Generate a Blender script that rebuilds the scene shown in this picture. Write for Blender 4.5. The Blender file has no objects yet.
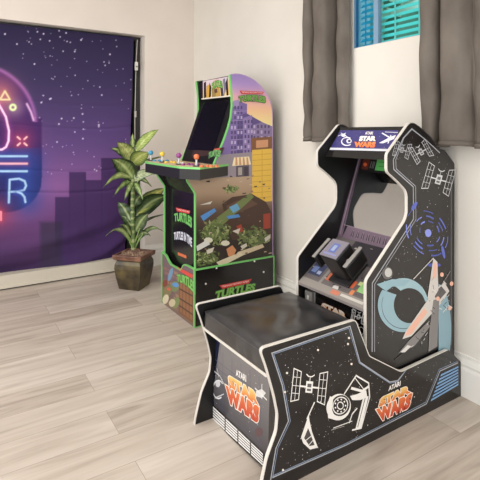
import bpy, math, random
import numpy as np
from mathutils import Vector

# ------------------------------------------------------------------ camera, world, light, exposure
SC = bpy.context.scene
COL = SC.collection
CAMP = Vector((-2.122, -4.205, 1.27)); YAW = math.radians(32.44); FPX = 464.3; HY = 133.1
cam = bpy.data.cameras.new('camera'); camo = bpy.data.objects.new('camera', cam); COL.objects.link(camo)
camo.location = CAMP; camo.rotation_euler = (math.pi / 2, 0, -YAW)
cam.sensor_width = 36; cam.lens = FPX / 480 * 36; cam.shift_y = -(240 - HY) / 480; cam.clip_start = .02
SC.camera = camo
w = bpy.data.worlds.new('daylight'); SC.world = w; w.use_nodes = True
w.node_tree.nodes['Background'].inputs[0].default_value = (.97, .985, 1.0, 1)
w.node_tree.nodes['Background'].inputs[1].default_value = 1.75
def area(name, loc, rot, size, power, col=(1, .975, .94)):
    l = bpy.data.lights.new(name, 'AREA'); l.shape = 'RECTANGLE'; l.size, l.size_y = size; l.energy = power; l.color = col
    o = bpy.data.objects.new(name, l); COL.objects.link(o); o.location = loc; o.rotation_euler = rot
    return o
area('overhead_fill', (-2.2, -2.2, 2.68), (0, 0, 0), (1.6, 1.6), 26)  # added soft fill from above, no visible lamp behind it
area('side_fill', (-4.6, -2.6, 1.7), (0, math.radians(-90), 0), (2.0, 2.4), 10, (1, .98, .95))  # added weak fill at the open side, no window modelled there
SC.view_settings.view_transform = 'Standard'; SC.view_settings.look = 'None'
SC.view_settings.gamma = 1; SC.view_settings.use_curve_mapping = False
SC.view_settings.exposure = 0.42
RND = random.Random(7)

# ------------------------------------------------------------------ helpers
def lin(c):
    return tuple((v / 255 / 12.92 if v / 255 <= .04045 else ((v / 255 + .055) / 1.055) ** 2.4) for v in c)

def mat(name, rgb=None, rough=.5, metal=0.0, spec=.5, coat=0.0, attr=False, emis=None, trans=0.0, ior=None):
    m = bpy.data.materials.new(name); m.use_nodes = True
    b = m.node_tree.nodes['Principled BSDF']
    if rgb: b.inputs['Base Color'].default_value = (*lin(rgb), 1)
    b.inputs['Roughness'].default_value = rough; b.inputs['Metallic'].default_value = metal
    b.inputs['Specular IOR Level'].default_value = spec; b.inputs['Coat Weight'].default_value = coat
    b.inputs['Coat Roughness'].default_value = .05
    b.inputs['Transmission Weight'].default_value = trans
    if ior: b.inputs['IOR'].default_value = ior
    if attr:
        a = m.node_tree.nodes.new('ShaderNodeAttribute'); a.attribute_name = 'Col'
        m.node_tree.links.new(a.outputs['Color'], b.inputs['Base Color'])
    return m

def nodes(m):
    nt = m.node_tree
    return nt, nt.nodes['Principled BSDF'], nt.links.new, nt.nodes.new

def noise_color(m, c1, c2, scale=8, detail=4, stretch=(1, 1, 1), lo=.35, hi=.65, bump=0, bdist=.002):
    nt, b, L, N = nodes(m)
    tc = N('ShaderNodeTexCoord'); mp = N('ShaderNodeMapping'); mp.inputs['Scale'].default_value = stretch
    n = N('ShaderNodeTexNoise'); n.inputs['Scale'].default_value = scale; n.inputs['Detail'].default_value = detail
    r = N('ShaderNodeValToRGB'); r.color_ramp.elements[0].position = lo; r.color_ramp.elements[1].position = hi
    r.color_ramp.elements[0].color = (*lin(c1), 1); r.color_ramp.elements[1].color = (*lin(c2), 1)
    L(tc.outputs['Object'], mp.inputs[0]); L(mp.outputs[0], n.inputs['Vector']); L(n.outputs['Fac'], r.inputs[0])
    L(r.outputs[0], b.inputs['Base Color'])
    if bump:
        bp = N('ShaderNodeBump'); bp.inputs['Strength'].default_value = bump; bp.inputs['Distance'].default_value = bdist
        L(n.outputs['Fac'], bp.inputs['Height']); L(bp.outputs[0], b.inputs['Normal'])
    return m

class MB:
    """collects faces with one colour per corner and builds ONE mesh object"""
    def __init__(s): s.v = []; s.f = []; s.c = []; s.m = []; s.sm = []
    def face(s, pts, col=(128, 128, 128), mi=0, smooth=False):
        i = len(s.v); s.v += [tuple(p) for p in pts]; s.f.append(list(range(i, i + len(pts))))
        s.c.append([col] * len(pts) if isinstance(col[0], (int, float)) else list(col)); s.m.append(mi); s.sm.append(smooth)
    def shared(s, verts, faces, col=(128, 128, 128), mi=0, smooth=True, vcols=None):
        i = len(s.v); s.v += [tuple(p) for p in verts]
        for f in faces:
            s.f.append([i + k for k in f]); s.c.append([vcols[k] for k in f] if vcols else [col] * len(f)); s.m.append(mi); s.sm.append(smooth)
    def box(s, a, b, col=(128, 128, 128), mi=0):
        x0, y0, z0 = a; x1, y1, z1 = b
        p = [(x, y, z) for x in (x0, x1) for y in (y0, y1) for z in (z0, z1)]
        s.shared(p, [(0, 1, 3, 2), (4, 6, 7, 5), (0, 4, 5, 1), (2, 3, 7, 6), (0, 2, 6, 4), (1, 5, 7, 3)], col, mi, False)
    def hexa(s, p, col=(128, 128, 128), mi=0):   # p: 4 bottom, 4 top, same order
        s.shared(p, [(3, 2, 1, 0), (4, 5, 6, 7), (0, 1, 5, 4), (1, 2, 6, 5), (2, 3, 7, 6), (3, 0, 4, 7)], col, mi, False)
    def prism(s, outline, y0, y1, col=(24, 22, 22), mi=0):   # outline in x,z swept along y
        n = len(outline)
        s.face([(x, y0, z) for x, z in outline], col, mi); s.face([(x, y1, z) for x, z in reversed(outline)], col, mi)
        for i in range(n):
            (x0, z0), (x1, z1) = outline[i], outline[(i + 1) % n]
            s.face([(x0, y1, z0), (x1, y1, z1), (x1, y0, z1), (x0, y0, z0)], col, mi)
    def band(s, chain, y0, y1, t=.003, lip=.003, col=(225, 222, 218), mi=0, closed=False, sign=1, axis=None):
        """edge moulding: a rectangular section swept along a chain in x,z"""
        n = len(chain); rings = []
        P = [Vector(p) for p in chain]
        for i in range(n):
            a = P[i - 1] if (i or closed) else P[i]; b = P[(i + 1) % n] if (i < n - 1 or closed) else P[i]
            d1 = (P[i] - a); d2 = (b - P[i])
            d1 = d1.normalized() if d1.length > 1e-9 else d2.normalized(); d2 = d2.normalized() if d2.length > 1e-9 else d1
            n1 = Vector((-d1.y, d1.x)); n2 = Vector((-d2.y, d2.x)); m = (n1 + n2).normalized()
            m = m / max(.5, m.dot(n1)) * sign
            o = P[i] + m * t; q = P[i] - m * lip
            rings.append([(o.x, y0, o.y), (o.x, y1, o.y), (q.x, y1, q.y), (q.x, y0, q.y)])
        if axis: rings = [[axis(*p) for p in r] for r in rings]
        vs = [p for r in rings for p in r]; fs = []
        for i in range(n if closed else n - 1):
            j = (i + 1) % n
            for k in range(4): fs.append((i * 4 + k, i * 4 + (k + 1) % 4, j * 4 + (k + 1) % 4, j * 4 + k))
        if not closed: fs += [(0, 1, 2, 3), ((n - 1) * 4 + 3, (n - 1) * 4 + 2, (n - 1) * 4 + 1, (n - 1) * 4)]
        s.shared(vs, fs, col, mi, False)
    def tube(s, pts, r, col=(128, 128, 128), mi=0, seg=10, cap=True):
        P = [Vector(p) for p in pts]; n = len(P); R = r if isinstance(r, (list, tuple)) else [r] * n; vs = []; fs = []
        for i in range(n):
            d = (P[min(i + 1, n - 1)] - P[max(i - 1, 0)]).normalized()
            a = d.cross(Vector((0, 0, 1)))
            a = a.normalized() if a.length > .05 else d.cross(Vector((1, 0, 0))).normalized()
            b = d.cross(a)
            for k in range(seg):
                t = 2 * math.pi * k / seg; vs.append(P[i] + (a * math.cos(t) + b * math.sin(t)) * R[i])
        for i in range(n - 1):
            for k in range(seg): fs.append((i * seg + k, i * seg + (k + 1) % seg, (i + 1) * seg + (k + 1) % seg, (i + 1) * seg + k))
        s.shared(vs, fs, col, mi, True)
        if cap:
            s.face(list(reversed(vs[:seg])), col, mi); s.face(vs[-seg:], col, mi)
    def ball(s, c, r, col=(128, 128, 128), mi=0, seg=14, sc=(1, 1, 1)):
        vs = []; fs = []; rg = seg // 2
        for i in range(rg + 1):
            t = math.pi * i / rg
            for k in range(seg):
                p = 2 * math.pi * k / seg
                vs.append((c[0] + r * sc[0] * math.sin(t) * math.cos(p), c[1] + r * sc[1] * math.sin(t) * math.sin(p), c[2] + r * sc[2] * math.cos(t)))
        for i in range(rg):
            for k in range(seg): fs.append((i * seg + k, (i + 1) * seg + k, (i + 1) * seg + (k + 1) % seg, i * seg + (k + 1) % seg))
        s.shared(vs, fs, col, mi, True)
    def build(s, name, mats, parent=None, bevel=0, label=None, seg=2):
        me = bpy.data.meshes.new(name); o = bpy.data.objects.new(name, me); COL.objects.link(o)
        off = Vector((0, 0, 0)); p = parent
        while p: off += p.location; p = p.parent
        V = [tuple(Vector(v) - off) for v in s.v] if parent else s.v
        me.from_pydata(V, [], s.f)
        for m in (mats if isinstance(mats, (list, tuple)) else [mats]): me.materials.append(m)
        me.polygons.foreach_set('material_index', s.m); me.polygons.foreach_set('use_smooth', s.sm)
        ca = me.color_attributes.new('Col', 'FLOAT_COLOR', 'CORNER'); flat = []; cache = {}
        for cs in s.c:
            for c in cs:
                if c not in cache: cache[c] = (*lin(c), 1.0)
                flat += cache[c]
        ca.data.foreach_set('color', flat)
        me.update()
        if parent: o.parent = parent
        if bevel:
            bv = o.modifiers.new('bevel', 'BEVEL'); bv.width = bevel; bv.segments = seg; bv.limit_method = 'ANGLE'; bv.angle_limit = math.radians(40)
        if label: o['label'] = label
        return o

def thing(name, label, cat, loc, group=None):
    o = bpy.data.objects.new(name, None); COL.objects.link(o); o.location = loc; o.empty_display_size = .05
    o['label'] = label; o['category'] = cat
    if group: o['group'] = group
    return o
def tag(o, label, cat, group=None):
    o['label'] = label; o['category'] = cat
    if group: o['group'] = group
    return o
def structure(o):
    o['kind'] = 'structure'; return o

def ray(px, py):
    f = Vector((math.sin(YAW), math.cos(YAW), 0)); r = Vector((math.cos(YAW), -math.sin(YAW), 0))
    return f + r * ((px - 240) / FPX) - Vector((0, 0, 1)) * ((py - HY) / FPX)
def at(px, py, p0, n):
    d = ray(px, py); return CAMP + d * ((Vector(p0) - CAMP).dot(n) / d.dot(n))

def rounded(pts, r, k=5):
    """round the corners of a closed outline; r may be one radius or one per corner"""
    out = []; n = len(pts)
    for i in range(n):
        a, b, c = (Vector(pts[j % n]) for j in (i - 1, i, i + 1)); R = r[i] if isinstance(r, (list, tuple)) else r
        u, v = a - b, c - b; t = min(R, u.length * .45, v.length * .45)
        if t < 1e-4: out.append(tuple(b)); continue
        p, q = b + u.normalized() * t, b + v.normalized() * t
        for j in range(k + 1):
            h = j / k; out.append(tuple(p * (1 - h) ** 2 + b * 2 * h * (1 - h) + q * h * h))
    return out

def glyphs(txt, bold=0.0, spacing=1.0):
    cu = bpy.data.curves.new('glyphs', 'FONT'); cu.body = txt; cu.size = 1; cu.offset = bold; cu.space_character = spacing
    cu.resolution_u = 3; cu.fill_mode = 'FRONT'
    o = bpy.data.objects.new('glyphs', cu); COL.objects.link(o)
    bpy.context.view_layer.update()
    me = bpy.data.meshes.new_from_object(o.evaluated_get(bpy.context.evaluated_depsgraph_get()))
    v = [(p.co.x, p.co.y) for p in me.vertices]; f = [list(p.vertices) for p in me.polygons]
    bpy.data.objects.remove(o); bpy.data.curves.remove(cu); bpy.data.meshes.remove(me)
    return v, f

class Art:
    """flat printed artwork on a plane: polygons a hair apart, drawn into the panel's own mesh"""
    def __init__(s, mb, p0, n, mi=0, step=.00006, clip=None):
        s.mb = mb; s.p0 = Vector(p0); s.n = Vector(n).normalized(); s.mi = mi; s.st = step; s.k = 1
        s.clipto = clip
    def P(s, px, py, k=None):
        return at(px, py, s.p0, s.n) + s.n * s.st * (s.k if k is None else k)
    def up(s, d=1): s.k += d
    def poly(s, pts, col):
        s.k += .06
        c = [col(*p) for p in pts] if callable(col) else col
        s.mb.face([s.P(*p) for p in pts], c, s.mi)
    def line(s, pts, wd, col, closed=False):
        s.k += .06
        Q = [s.P(*p) for p in pts]
        if closed: Q.append(Q[0])
        n = len(Q); L = []; R = []
        for i in range(n):
            if closed and i in (0, n - 1): d1 = (Q[-1] - Q[-2]).normalized(); d2 = (Q[1] - Q[0]).normalized()
            else:
                d1 = (Q[i] - Q[i - 1]).normalized() if i else (Q[1] - Q[0]).normalized()
                d2 = (Q[i + 1] - Q[i]).normalized() if i < n - 1 else d1
            m = (s.n.cross(d1) + s.n.cross(d2)).normalized(); m = m / max(.4, m.dot(s.n.cross(d1))) * wd / 2
            L.append(Q[i] + m); R.append(Q[i] - m)
        for i in range(n - 1): s.mb.face([L[i], R[i], R[i + 1], L[i + 1]], col, s.mi)
    def ell(s, c, rx, ry, col, n=16, rot=0, a0=0, a1=2 * math.pi):
        pts = []
        for i in range(n):
            t = a0 + (a1 - a0) * i / (n if a1 - a0 > 6.28 else n - 1); x, y = rx * math.cos(t), ry * math.sin(t)
            pts.append((c[0] + x * math.cos(rot) - y * math.sin(rot), c[1] + x * math.sin(rot) + y * math.cos(rot)))
        s.poly(pts, col); return pts
    def arc(s, c, rx, ry, wd, col, a0, a1, n=14, rot=0):
        pts = []
        for i in range(n):
            t = a0 + (a1 - a0) * i / (n - 1); x, y = rx * math.cos(t), ry * math.sin(t)
            pts.append((c[0] + x * math.cos(rot) - y * math.sin(rot), c[1] + x * math.sin(rot) + y * math.cos(rot)))
        s.line(pts, wd, col)
    def stars(s, inside, n, box, cols=((235, 230, 225), (190, 190, 200), (150, 150, 160)), r=(.0008, .0022)):
        i = 0; tries = 0
        u = s.n.cross(Vector((0, 0, 1))).normalized(); v = u.cross(s.n)
        while i < n and tries < n * 40:
            tries += 1; px = RND.uniform(box[0], box[2]); py = RND.uniform(box[1], box[3])
            if not inpoly(px, py, inside): continue
            q = s.P(px, py); R = r[0] + (r[1] - r[0]) * RND.random() ** 3; c = RND.choice(cols); i += 1
            s.mb.face([q + (u * math.cos(t) + v * math.sin(t)) * R for t in (0, 1.05, 2.09, 3.14, 4.19, 5.24)], c, s.mi)
    def text(s, txt, quad, col, bold=.02, outline=None, ocol=(240, 238, 235), arch=0.0, spacing=1.0, shear=0):
        """quad: top-left, top-right, bottom-right, bottom-left in photo coordinates"""
        v0, _ = glyphs(txt, bold, spacing); xs = [p[0] for p in v0]; ys = [p[1] for p in v0]
        x0, x1, y0, y1 = min(xs), max(xs), min(ys), max(ys); tl, tr, br, bl = quad
        def mp(x, y):
            u = (x - x0) / (x1 - x0); t = (y - y0) / (y1 - y0); t += arch * (4 * u * (1 - u)) - arch * .5
            u += shear * t
            return ((bl[0] * (1 - u) + br[0] * u) * (1 - t) + (tl[0] * (1 - u) + tr[0] * u) * t,
                    (bl[1] * (1 - u) + br[1] * u) * (1 - t) + (tl[1] * (1 - u) + tr[1] * u) * t, t)
        def put(b, c):
            v, f = glyphs(txt, b, spacing)
            for fc in f:
                q = [mp(*v[k]) for k in fc]
                s.mb.face([s.P(a, d) for a, d, _ in q], [c(t) for _, _, t in q] if callable(c) else c, s.mi)
            s.up(2)
        if outline: put(bold + outline, ocol)
        put(bold, col)

def inpoly(x, y, pts):
    r = False; n = len(pts)
    for i in range(n):
        (x0, y0), (x1, y1) = pts[i], pts[i - 1]
        if (y0 > y) != (y1 > y) and x < (x1 - x0) * (y - y0) / (y1 - y0) + x0: r = not r
    return r
def mix(a, b, t):
    t = max(0, min(1, t)); return tuple(round(x + (y - x) * t, 1) for x, y in zip(a, b))
def ramp(stops, t):
    for (t0, c0), (t1, c1) in zip(stops, stops[1:]):
        if t <= t1: return mix(c0, c1, (t - t0) / (t1 - t0))
    return stops[-1][1]

# ------------------------------------------------------------------ materials
M_wall = noise_color(mat('wall_paint', rough=.85, spec=.2), (222, 216, 206), (226, 220, 210), 3, 2, bump=.05)
M_wallb = noise_color(mat('wall_paint_warm', rough=.85, spec=.2), (222, 212, 202), (226, 216, 206), 3, 2, bump=.05)
M_ceil = mat('ceiling_paint', (235, 230, 222), .9)
M_trim = mat('trim_paint', (232, 228, 220), .4)
M_alu = mat('aluminium', (200, 192, 176), .45, .0)
M_dark = mat('dark_frame', (40, 38, 36), .5)
M_glass_dark = mat('night_glass', (14, 14, 18), .05, spec=.6)
M_print = mat('print', rough=.38, attr=True, spec=.4)
M_gloss = mat('gloss_print', rough=.16, attr=True, spec=.5)
M_cloth = mat('tapestry_cloth', rough=.85, attr=True, spec=.15)
M_mold = mat('edge_moulding', rough=.35, attr=True)
M_leather = mat('black_leather', (22, 22, 24), .30, spec=1.0)
noise_color(M_leather, (20, 20, 22), (48, 48, 50), 12, 6, bump=.5, bdist=.003)
M_plastic = mat('plastic', rough=.35, attr=True)
M_leaf = mat('leaf', rough=.35, attr=True, spec=.4)
M_screen = mat('screen_glass', (6, 6, 7), .03, spec=.5, ior=4.0)
M_screen2 = mat('arcade_screen', (12, 11, 13), .12, spec=.5)
M_curtain = mat('curtain_cloth', (124, 116, 108), .8, spec=.15)
noise_color(M_curtain, (98, 90, 83), (114, 106, 98), 7, 5, (1, 1, .6), bump=.55, bdist=.012)

def floor_material():
    m = mat('plank_floor', rough=.5, spec=.35); nt, b, L, N = nodes(m)
    tc = N('ShaderNodeTexCoord'); mp = N('ShaderNodeMapping'); mp.inputs['Location'].default_value = (1.5 + 1.22 * 10, 1.70 + .1925 * 20, 0)
    br = N('ShaderNodeTexBrick'); br.offset = .5; br.offset_frequency = 2
    br.inputs['Scale'].default_value = 1; br.inputs['Brick Width'].default_value = 1.22; br.inputs['Row Height'].default_value = .1925
    br.inputs['Mortar Size'].default_value = .0012; br.inputs['Mortar Smooth'].default_value = .2; br.inputs['Bias'].default_value = 0
    br.inputs['Color1'].default_value = (0, 0, 0, 1); br.inputs['Color2'].default_value = (1, 1, 1, 1); br.inputs['Mortar'].default_value = (.5, .5, .5, 1)
    L(tc.outputs['Object'], mp.inputs[0]); L(mp.outputs[0], br.inputs['Vector'])
    # grain runs along x and is shifted from plank to plank
    sh = N('ShaderNodeVectorMath'); sh.operation = 'MULTIPLY_ADD'; sh.inputs[1].default_value = (7.3, 3.1, 5.7)
    L(br.outputs['Color'], sh.inputs[0]); L(mp.outputs[0], sh.inputs[2])
    m2 = N('ShaderNodeMapping'); m2.inputs['Scale'].default_value = (1.1, 9, 1); L(sh.outputs[0], m2.inputs[0])
    n1 = N('ShaderNodeTexNoise'); n1.inputs['Scale'].default_value = 1.6; n1.inputs['Detail'].default_value = 6; n1.inputs['Distortion'].default_value = .8
    L(m2.outputs[0], n1.inputs['Vector'])
    m3 = N('ShaderNodeMapping'); m3.inputs['Scale'].default_value = (2.5, 70, 1); L(sh.outputs[0], m3.inputs[0])
    n2 = N('ShaderNodeTexNoise'); n2.inputs['Scale'].default_value = 1.5; n2.inputs['Detail'].default_value = 3; L(m3.outputs[0], n2.inputs['Vector'])
    a = N('ShaderNodeMath'); a.operation = 'MULTIPLY_ADD'; a.inputs[1].default_value = .25; L(br.outputs['Color'], a.inputs[0])
    k = N('ShaderNodeMath'); k.operation = 'MULTIPLY_ADD'; k.inputs[1].default_value = .22; L(n2.outputs['Fac'], k.inputs[0]); L(n1.outputs['Fac'], k.inputs[2])
    L(k.outputs[0], a.inputs[2])
    r = N('ShaderNodeValToRGB'); e = r.color_ramp.elements
    e[0].position = .42; e[0].color = (*lin((152, 139, 126)), 1); e[1].position = .98; e[1].color = (*lin((200, 189, 177)), 1)
    q = e.new(.66); q.color = (*lin((180, 167, 154)), 1)
    L(a.outputs[0], r.inputs[0])
    mx = N('ShaderNodeMix'); mx.data_type = 'RGBA'; mx.inputs[7].default_value = (*lin((150, 135, 120)), 1)
    L(br.outputs['Fac'], mx.inputs[0]); L(r.outputs[0], mx.inputs[6]); L(mx.outputs[2], b.inputs['Base Color'])
    return m
M_floor = floor_material()

# ------------------------------------------------------------------ room shell
OPX0, OPX1, OPZ = -2.62, -.521, 2.195     # sliding door opening in the back wall
WY0, WY1, WZ0, WZ1 = -2.98, -2.165, 1.79, 2.5   # window opening in the side wall
XL, YF, ZC = -4.4, -5.2, 2.75
m = MB(); m.face([(XL, YF, 0), (0.0, YF, 0), (0.0, .35, 0), (XL, .35, 0)]); m.face([(XL, YF, -.05), (XL, .35, -.05), (0, .35, -.05), (0, YF, -.05)])
structure(m.build('floor', M_floor))
m = MB(); m.box((XL, YF, ZC), (.15, .2, ZC + .08)); structure(m.build('ceiling', M_ceil))
m = MB(); m.box((OPX1, 0, 0), (.15, .2, ZC)); m.box((XL, 0, 0), (OPX0, .2, ZC)); m.box((OPX0, 0, OPZ), (OPX1, .2, ZC))
structure(m.build('wall_back', M_wallb))
m = MB(); m.box((0, YF, 0), (.15, WY0, ZC)); m.box((0, WY1, 0), (.15, 0, ZC)); m.box((0, WY0, 0), (.15, WY1, WZ0)); m.box((0, WY0, WZ1), (.15, WY1, ZC))
structure(m.build('wall_right', M_wall))
BB = [(0, 0), (.017, 0), (.017, .13), (.013, .142), (.013, .150), (.016, .156), (.012, .172), (.007, .184), (.006, .198), (0, .2)]
m = MB(); n = len(BB)
for i in range(n - 1):
    (a, z0), (b, z1) = BB[i], BB[i + 1]
    m.face([(-a, 0, z0), (-a, YF, z0), (-b, YF, z1), (-b, 0, z1)])
structure(m.build('baseboard_right', M_trim))
m = MB()
for i in range(n - 1):
    (a, z0), (b, z1) = BB[i], BB[i + 1]
    m.face([(OPX1, -a, z0), (0, -a, z0), (0, -b, z1), (OPX1, -b, z1)])
m.face([(OPX1, -a, z) for a, z in BB])
structure(m.build('baseboard_back', M_trim))

# sliding door behind the tapestry: sill track, frame, dark glass
dr = bpy.data.objects.new('door_1', None); COL.objects.link(dr); dr.location = (-1.57, .2, 0); structure(dr)
m = MB(); m.box((OPX0, .16, .1), (OPX1, .2, OPZ)); m.build('door_glass', M_glass_dark, dr)
m = MB(); m.box((OPX1 - .05, .12, .1), (OPX1 - .002, .2, OPZ)); m.box((OPX0, .11, OPZ - .035), (OPX1, .2, OPZ - .001)); m.box((OPX1 - .13, .13, .1), (OPX1 - .1, .17, OPZ - .03))
m.build('door_frame', M_dark, dr, .003)
m = MB(); m.box((OPX0, -.012, .032), (OPX1, .2, .118)); m.box((OPX0, -.02, .012), (OPX1, .18, .034), mi=0); m.box((-1.40, -.0135, .036), (-1.335, -.011, .106))
m.build('door_sill', M_alu, dr, .004)
m = MB(); m.box((OPX0, .0, .0), (OPX1, .2, .014)); m.build('door_track', M_dark, dr)

# window in the side wall
wi = bpy.data.objects.new('window_1', None); COL.objects.link(wi); wi.location = (.05, -2.5, WZ0); structure(wi)
m = MB()
m.box((.006, WY0, WZ0), (.045, WY1, WZ0 + .004)); m.box((.006, WY0, WZ1 - .03), (.045, WY1, WZ1)); m.box((.006, WY1 - .004, WZ0), (.045, WY1, WZ1)); m.box((.006, WY0, WZ0), (.045, WY0 + .03, WZ1))
m.box((.008, -2.353, WZ0), (.04, -2.318, WZ1))
m.build('window_frame', mat('window_frame_paint', (120, 150, 175), .4), wi, .002)
M_gl1 = mat('tinted_pane', (135, 196, 226), .02, trans=1.0); M_gl2 = mat('clear_pane', (205, 245, 243), .02, trans=1.0)
for mm in (M_gl1, M_gl2): mm.node_tree.nodes['Principled BSDF'].inputs['IOR'].default_value = 1.05
m = MB(); m.box((.02, -2.33, WZ0), (.024, WY1, WZ1)); m.build('window_pane', M_gl1, wi)
m = MB(); m.box((.030, WY0, WZ0), (.034, -2.34, WZ1)); m.build('window_pane', M_gl2, wi)

# slatted blind outside the panes
bl = thing('window_blind', 'teal horizontal slatted blind behind the window panes', 'blind', (.065, -2.55, WZ0))
sl = mat('teal_slat', (104, 218, 218), .5, spec=.3)
m = MB(); z = WZ0 + .004
BA, BB_ = WY0 + .012, WY1 - .012
while z < 2.46:
    m.hexa([(.055, BA, z), (.075, BA, z + .021), (.075, BB_, z + .021), (.055, BB_, z), (.055, BA, z + .003), (.075, BA, z + .024), (.075, BB_, z + .024), (.055, BB_, z + .003)])
    z += .0355
m.build('slats', sl, bl)
m = MB()
for y in (-2.86, -2.60, -2.44, -2.22): m.box((.051, y - .005, WZ0 + .004), (.053, y + .005, 2.47))
m.build('ladder_tape', mat('blind_tape', (150, 205, 205), .7), bl)
m = MB(); m.box((.05, BA, 2.455), (.085, BB_, 2.495)); m.build('headrail', sl, bl)
hd = MB(); vs = []
for i in range(90):
    c = (RND.uniform(.75, 1.15), RND.uniform(-3.2, -1.2), RND.uniform(1.0, 2.6)); hd.ball(c, RND.uniform(.14, .24), RND.choice([(170, 205, 190), (215, 230, 220), (80, 120, 105)]), seg=8)
hd = hd.build('hedge', mat('hedge_leaf', rough=.7, attr=True)); tag(hd, 'dark green hedge glimpsed between the blind slats outside', 'hedge'); hd['kind'] = 'stuff'

# ------------------------------------------------------------------ tapestry
def tapestry():
    NU, NV = 420, 440
    U, V = np.meshgrid(np.linspace(0, 1, NU), np.linspace(0, 1, NV))
    xr = -.607 - .085 * np.clip(1 - V, 0, 1) ** 1.5
    X = -2.55 + (xr + 2.55) * U
    zt = 2.166 + .012 * U; zb = .075 + .012 * np.sin(U * 5) + .03 * (U > .9) * (U - .9) / .1
    Zt = zb + (zt - zb) * V
    # folds: sagging swags near the hem, faint fold lines higher up
    low = np.clip((.24 - V) / .24, 0, 1) ** 1.1
    s = (1 - U) * 2.0
    ph = V * 46 + 5.5 * np.sqrt(np.clip(s, 0, 2)) + 1.2 * np.sin(U * 4)
    Y = .075 + .032 * low * np.sin(ph) + .006 * low * np.sin(2.3 * ph + U * 7) + .007 * np.sin(V * 9 + U * 2) * (1 - low) + .003 * np.sin(U * 17 + 1)
    for vv, a in ((.33, .009), (.42, .006), (.60, .006), (.70, .003)):
        Y += a * np.exp(-((V - vv - .012 * np.sin(U * 6)) / .006) ** 2)
    Y -= .035 * np.clip((.10 - V) / .10, 0, 1)
    # print, laid out in the photo's coordinates of the flat cloth
    f = np.array([math.sin(YAW), math.cos(YAW), 0]); r = np.array([math.cos(YAW), -math.sin(YAW), 0])
    dx, dy, dz = X - CAMP.x, .075 - CAMP.y + 0 * X, Zt - CAMP.z
    dep = dx * f[0] + dy * f[1]; px = 240 + FPX * (dx * r[0] + dy * r[1]) / dep; py = HY - FPX * dz / dep
    def C(c): return np.array(c, float)
    T = np.clip((py - 20) / 250, 0, 1)[..., None]
    stops = [(0, (44, 38, 66)), (.25, (62, 52, 88)), (.5, (96, 72, 126)), (.66, (136, 92, 150)), (.8, (112, 72, 124)), (1, (56, 38, 72))]
    img = np.zeros(X.shape + (3,))
    for (t0, c0), (t1, c1) in zip(stops, stops[1:]):
        q = np.clip((T - t0) / (t1 - t0), 0, 1); sel = (T >= t0) & (T <= t1); img = np.where(sel, C(c0) + (C(c1) - C(c0)) * q, img)
    def blend(mask, c, a=1.0):
        nonlocal img; img = img * (1 - (mask * a)[..., None]) + C(c) * (mask * a)[..., None]
    def soft(d, e=.7): return np.clip(.5 - d / (2 * e), 0, 1)
    def boxm(x0, y0, x1, y1, e=.5): return soft(np.maximum(np.maximum(x0 - px, px - x1), np.maximum(y0 - py, py - y1)), e)
    def seg(a, b):
        ax, ay = a; bx, by = b; L = (bx - ax) ** 2 + (by - ay) ** 2; t = np.clip(((px - ax) * (bx - ax) + (py - ay) * (by - ay)) / L, 0, 1)
        return np.hypot(px - ax - t * (bx - ax), py - ay - t * (by - ay))
    def path(p): return np.minimum.reduce([seg(a, b) for a, b in zip(p, p[1:])])
    rg = np.random.RandomState(3)
    # skyline
    for b in ((101, 158, 140, 300), (69, 172, 86, 300), (84, 180, 102, 300), (55, 197, 70, 300)): blend(boxm(*b), (64, 44, 88), .85)
    blend(boxm(40, 222, 62, 300, 2), (52, 48, 66), .6); blend(boxm(78, 226, 96, 300, 2), (64, 44, 84), .6)
    # stars
    n = 125; sx = rg.uniform(20, 134, n); sy = 26 + 150 * rg.rand(n) ** 1.25; sr = .3 + .7 * rg.rand(n) ** 3
    fixed = [(5, 34, 1.1), (17, 44, .9), (29, 42, .7), (66, 33, 1), (59, 31, .8), (60, 37, .8), (81, 40, 1), (67, 41.5, .8), (34.5, 64, 1), (50, 99, 1), (59, 124, 1), (99, 125, 1.1), (74, 118, .9), (35, 118, 1), (39.5, 118, 1.1), (51, 98.5, .9), (57, 142, .9), (75, 132, .8), (100, 87, .8), (109, 63, .7), (104, 62, .7), (102, 95, .9)]
    for a, b, c in list(zip(sx, sy, sr)) + fixed:
        if a < 34 and b > 66 and a < 30: continue
        blend(soft(np.hypot(px - a, py - b) - c * .8, .5), (232, 222, 244), .95)
    # helmet silhouette with its glows
    dome = np.hypot((px + 26) / 62, (py - 124) / 60) - 1; shell = np.maximum(np.maximum(px - 41.5, 118 - py), np.hypot(np.maximum(px - 5, 0) / 36.5, np.maximum(py - 178, 0) / 34) - 1)
    body = np.maximum(soft(dome * 40, 1), soft(np.minimum(np.maximum(px - 41.5, 118 - py), 99) , 1) * (py <= 178) + soft(shell * 30, 1) * (py > 178))
    body *= (py < 214)
    blend(body, (58, 38, 96), 1)
    blend(body * np.clip((150 - py) / 80, 0, 1), (92, 52, 104), .7)
    blend(body * np.clip((py - 140) / 30, 0, 1), (40, 46, 104), .85)
    g = np.exp(-(np.hypot(px - 0, (py - 96)) / 17) ** 2); blend(g, (205, 120, 120), .75)
    g = np.exp(-(np.hypot(px - 15, (py - 108)) / 9) ** 2); blend(g, (190, 160, 175), .45)
    g = np.exp(-(np.hypot(px - 20, (py - 141)) / 16) ** 2); blend(g, (180, 70, 110), .55)
    g = np.exp(-(path([(0, 160), (27, 160), (27, 200)]) / 15) ** 2); blend(g * (py > 148), (52, 74, 150), .7)
    g = np.exp(-(np.hypot(px + 4, (py - 213)) / 16) ** 2); blend(g, (165, 66, 90), .75)
    rim = np.abs(np.hypot((px + 26) / 61.5, (py - 124) / 60) - 1) * 60; blend(np.exp(-(rim / 2.0) ** 2) * (px > -2) * (py < 122), (205, 130, 200), .55)
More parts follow.
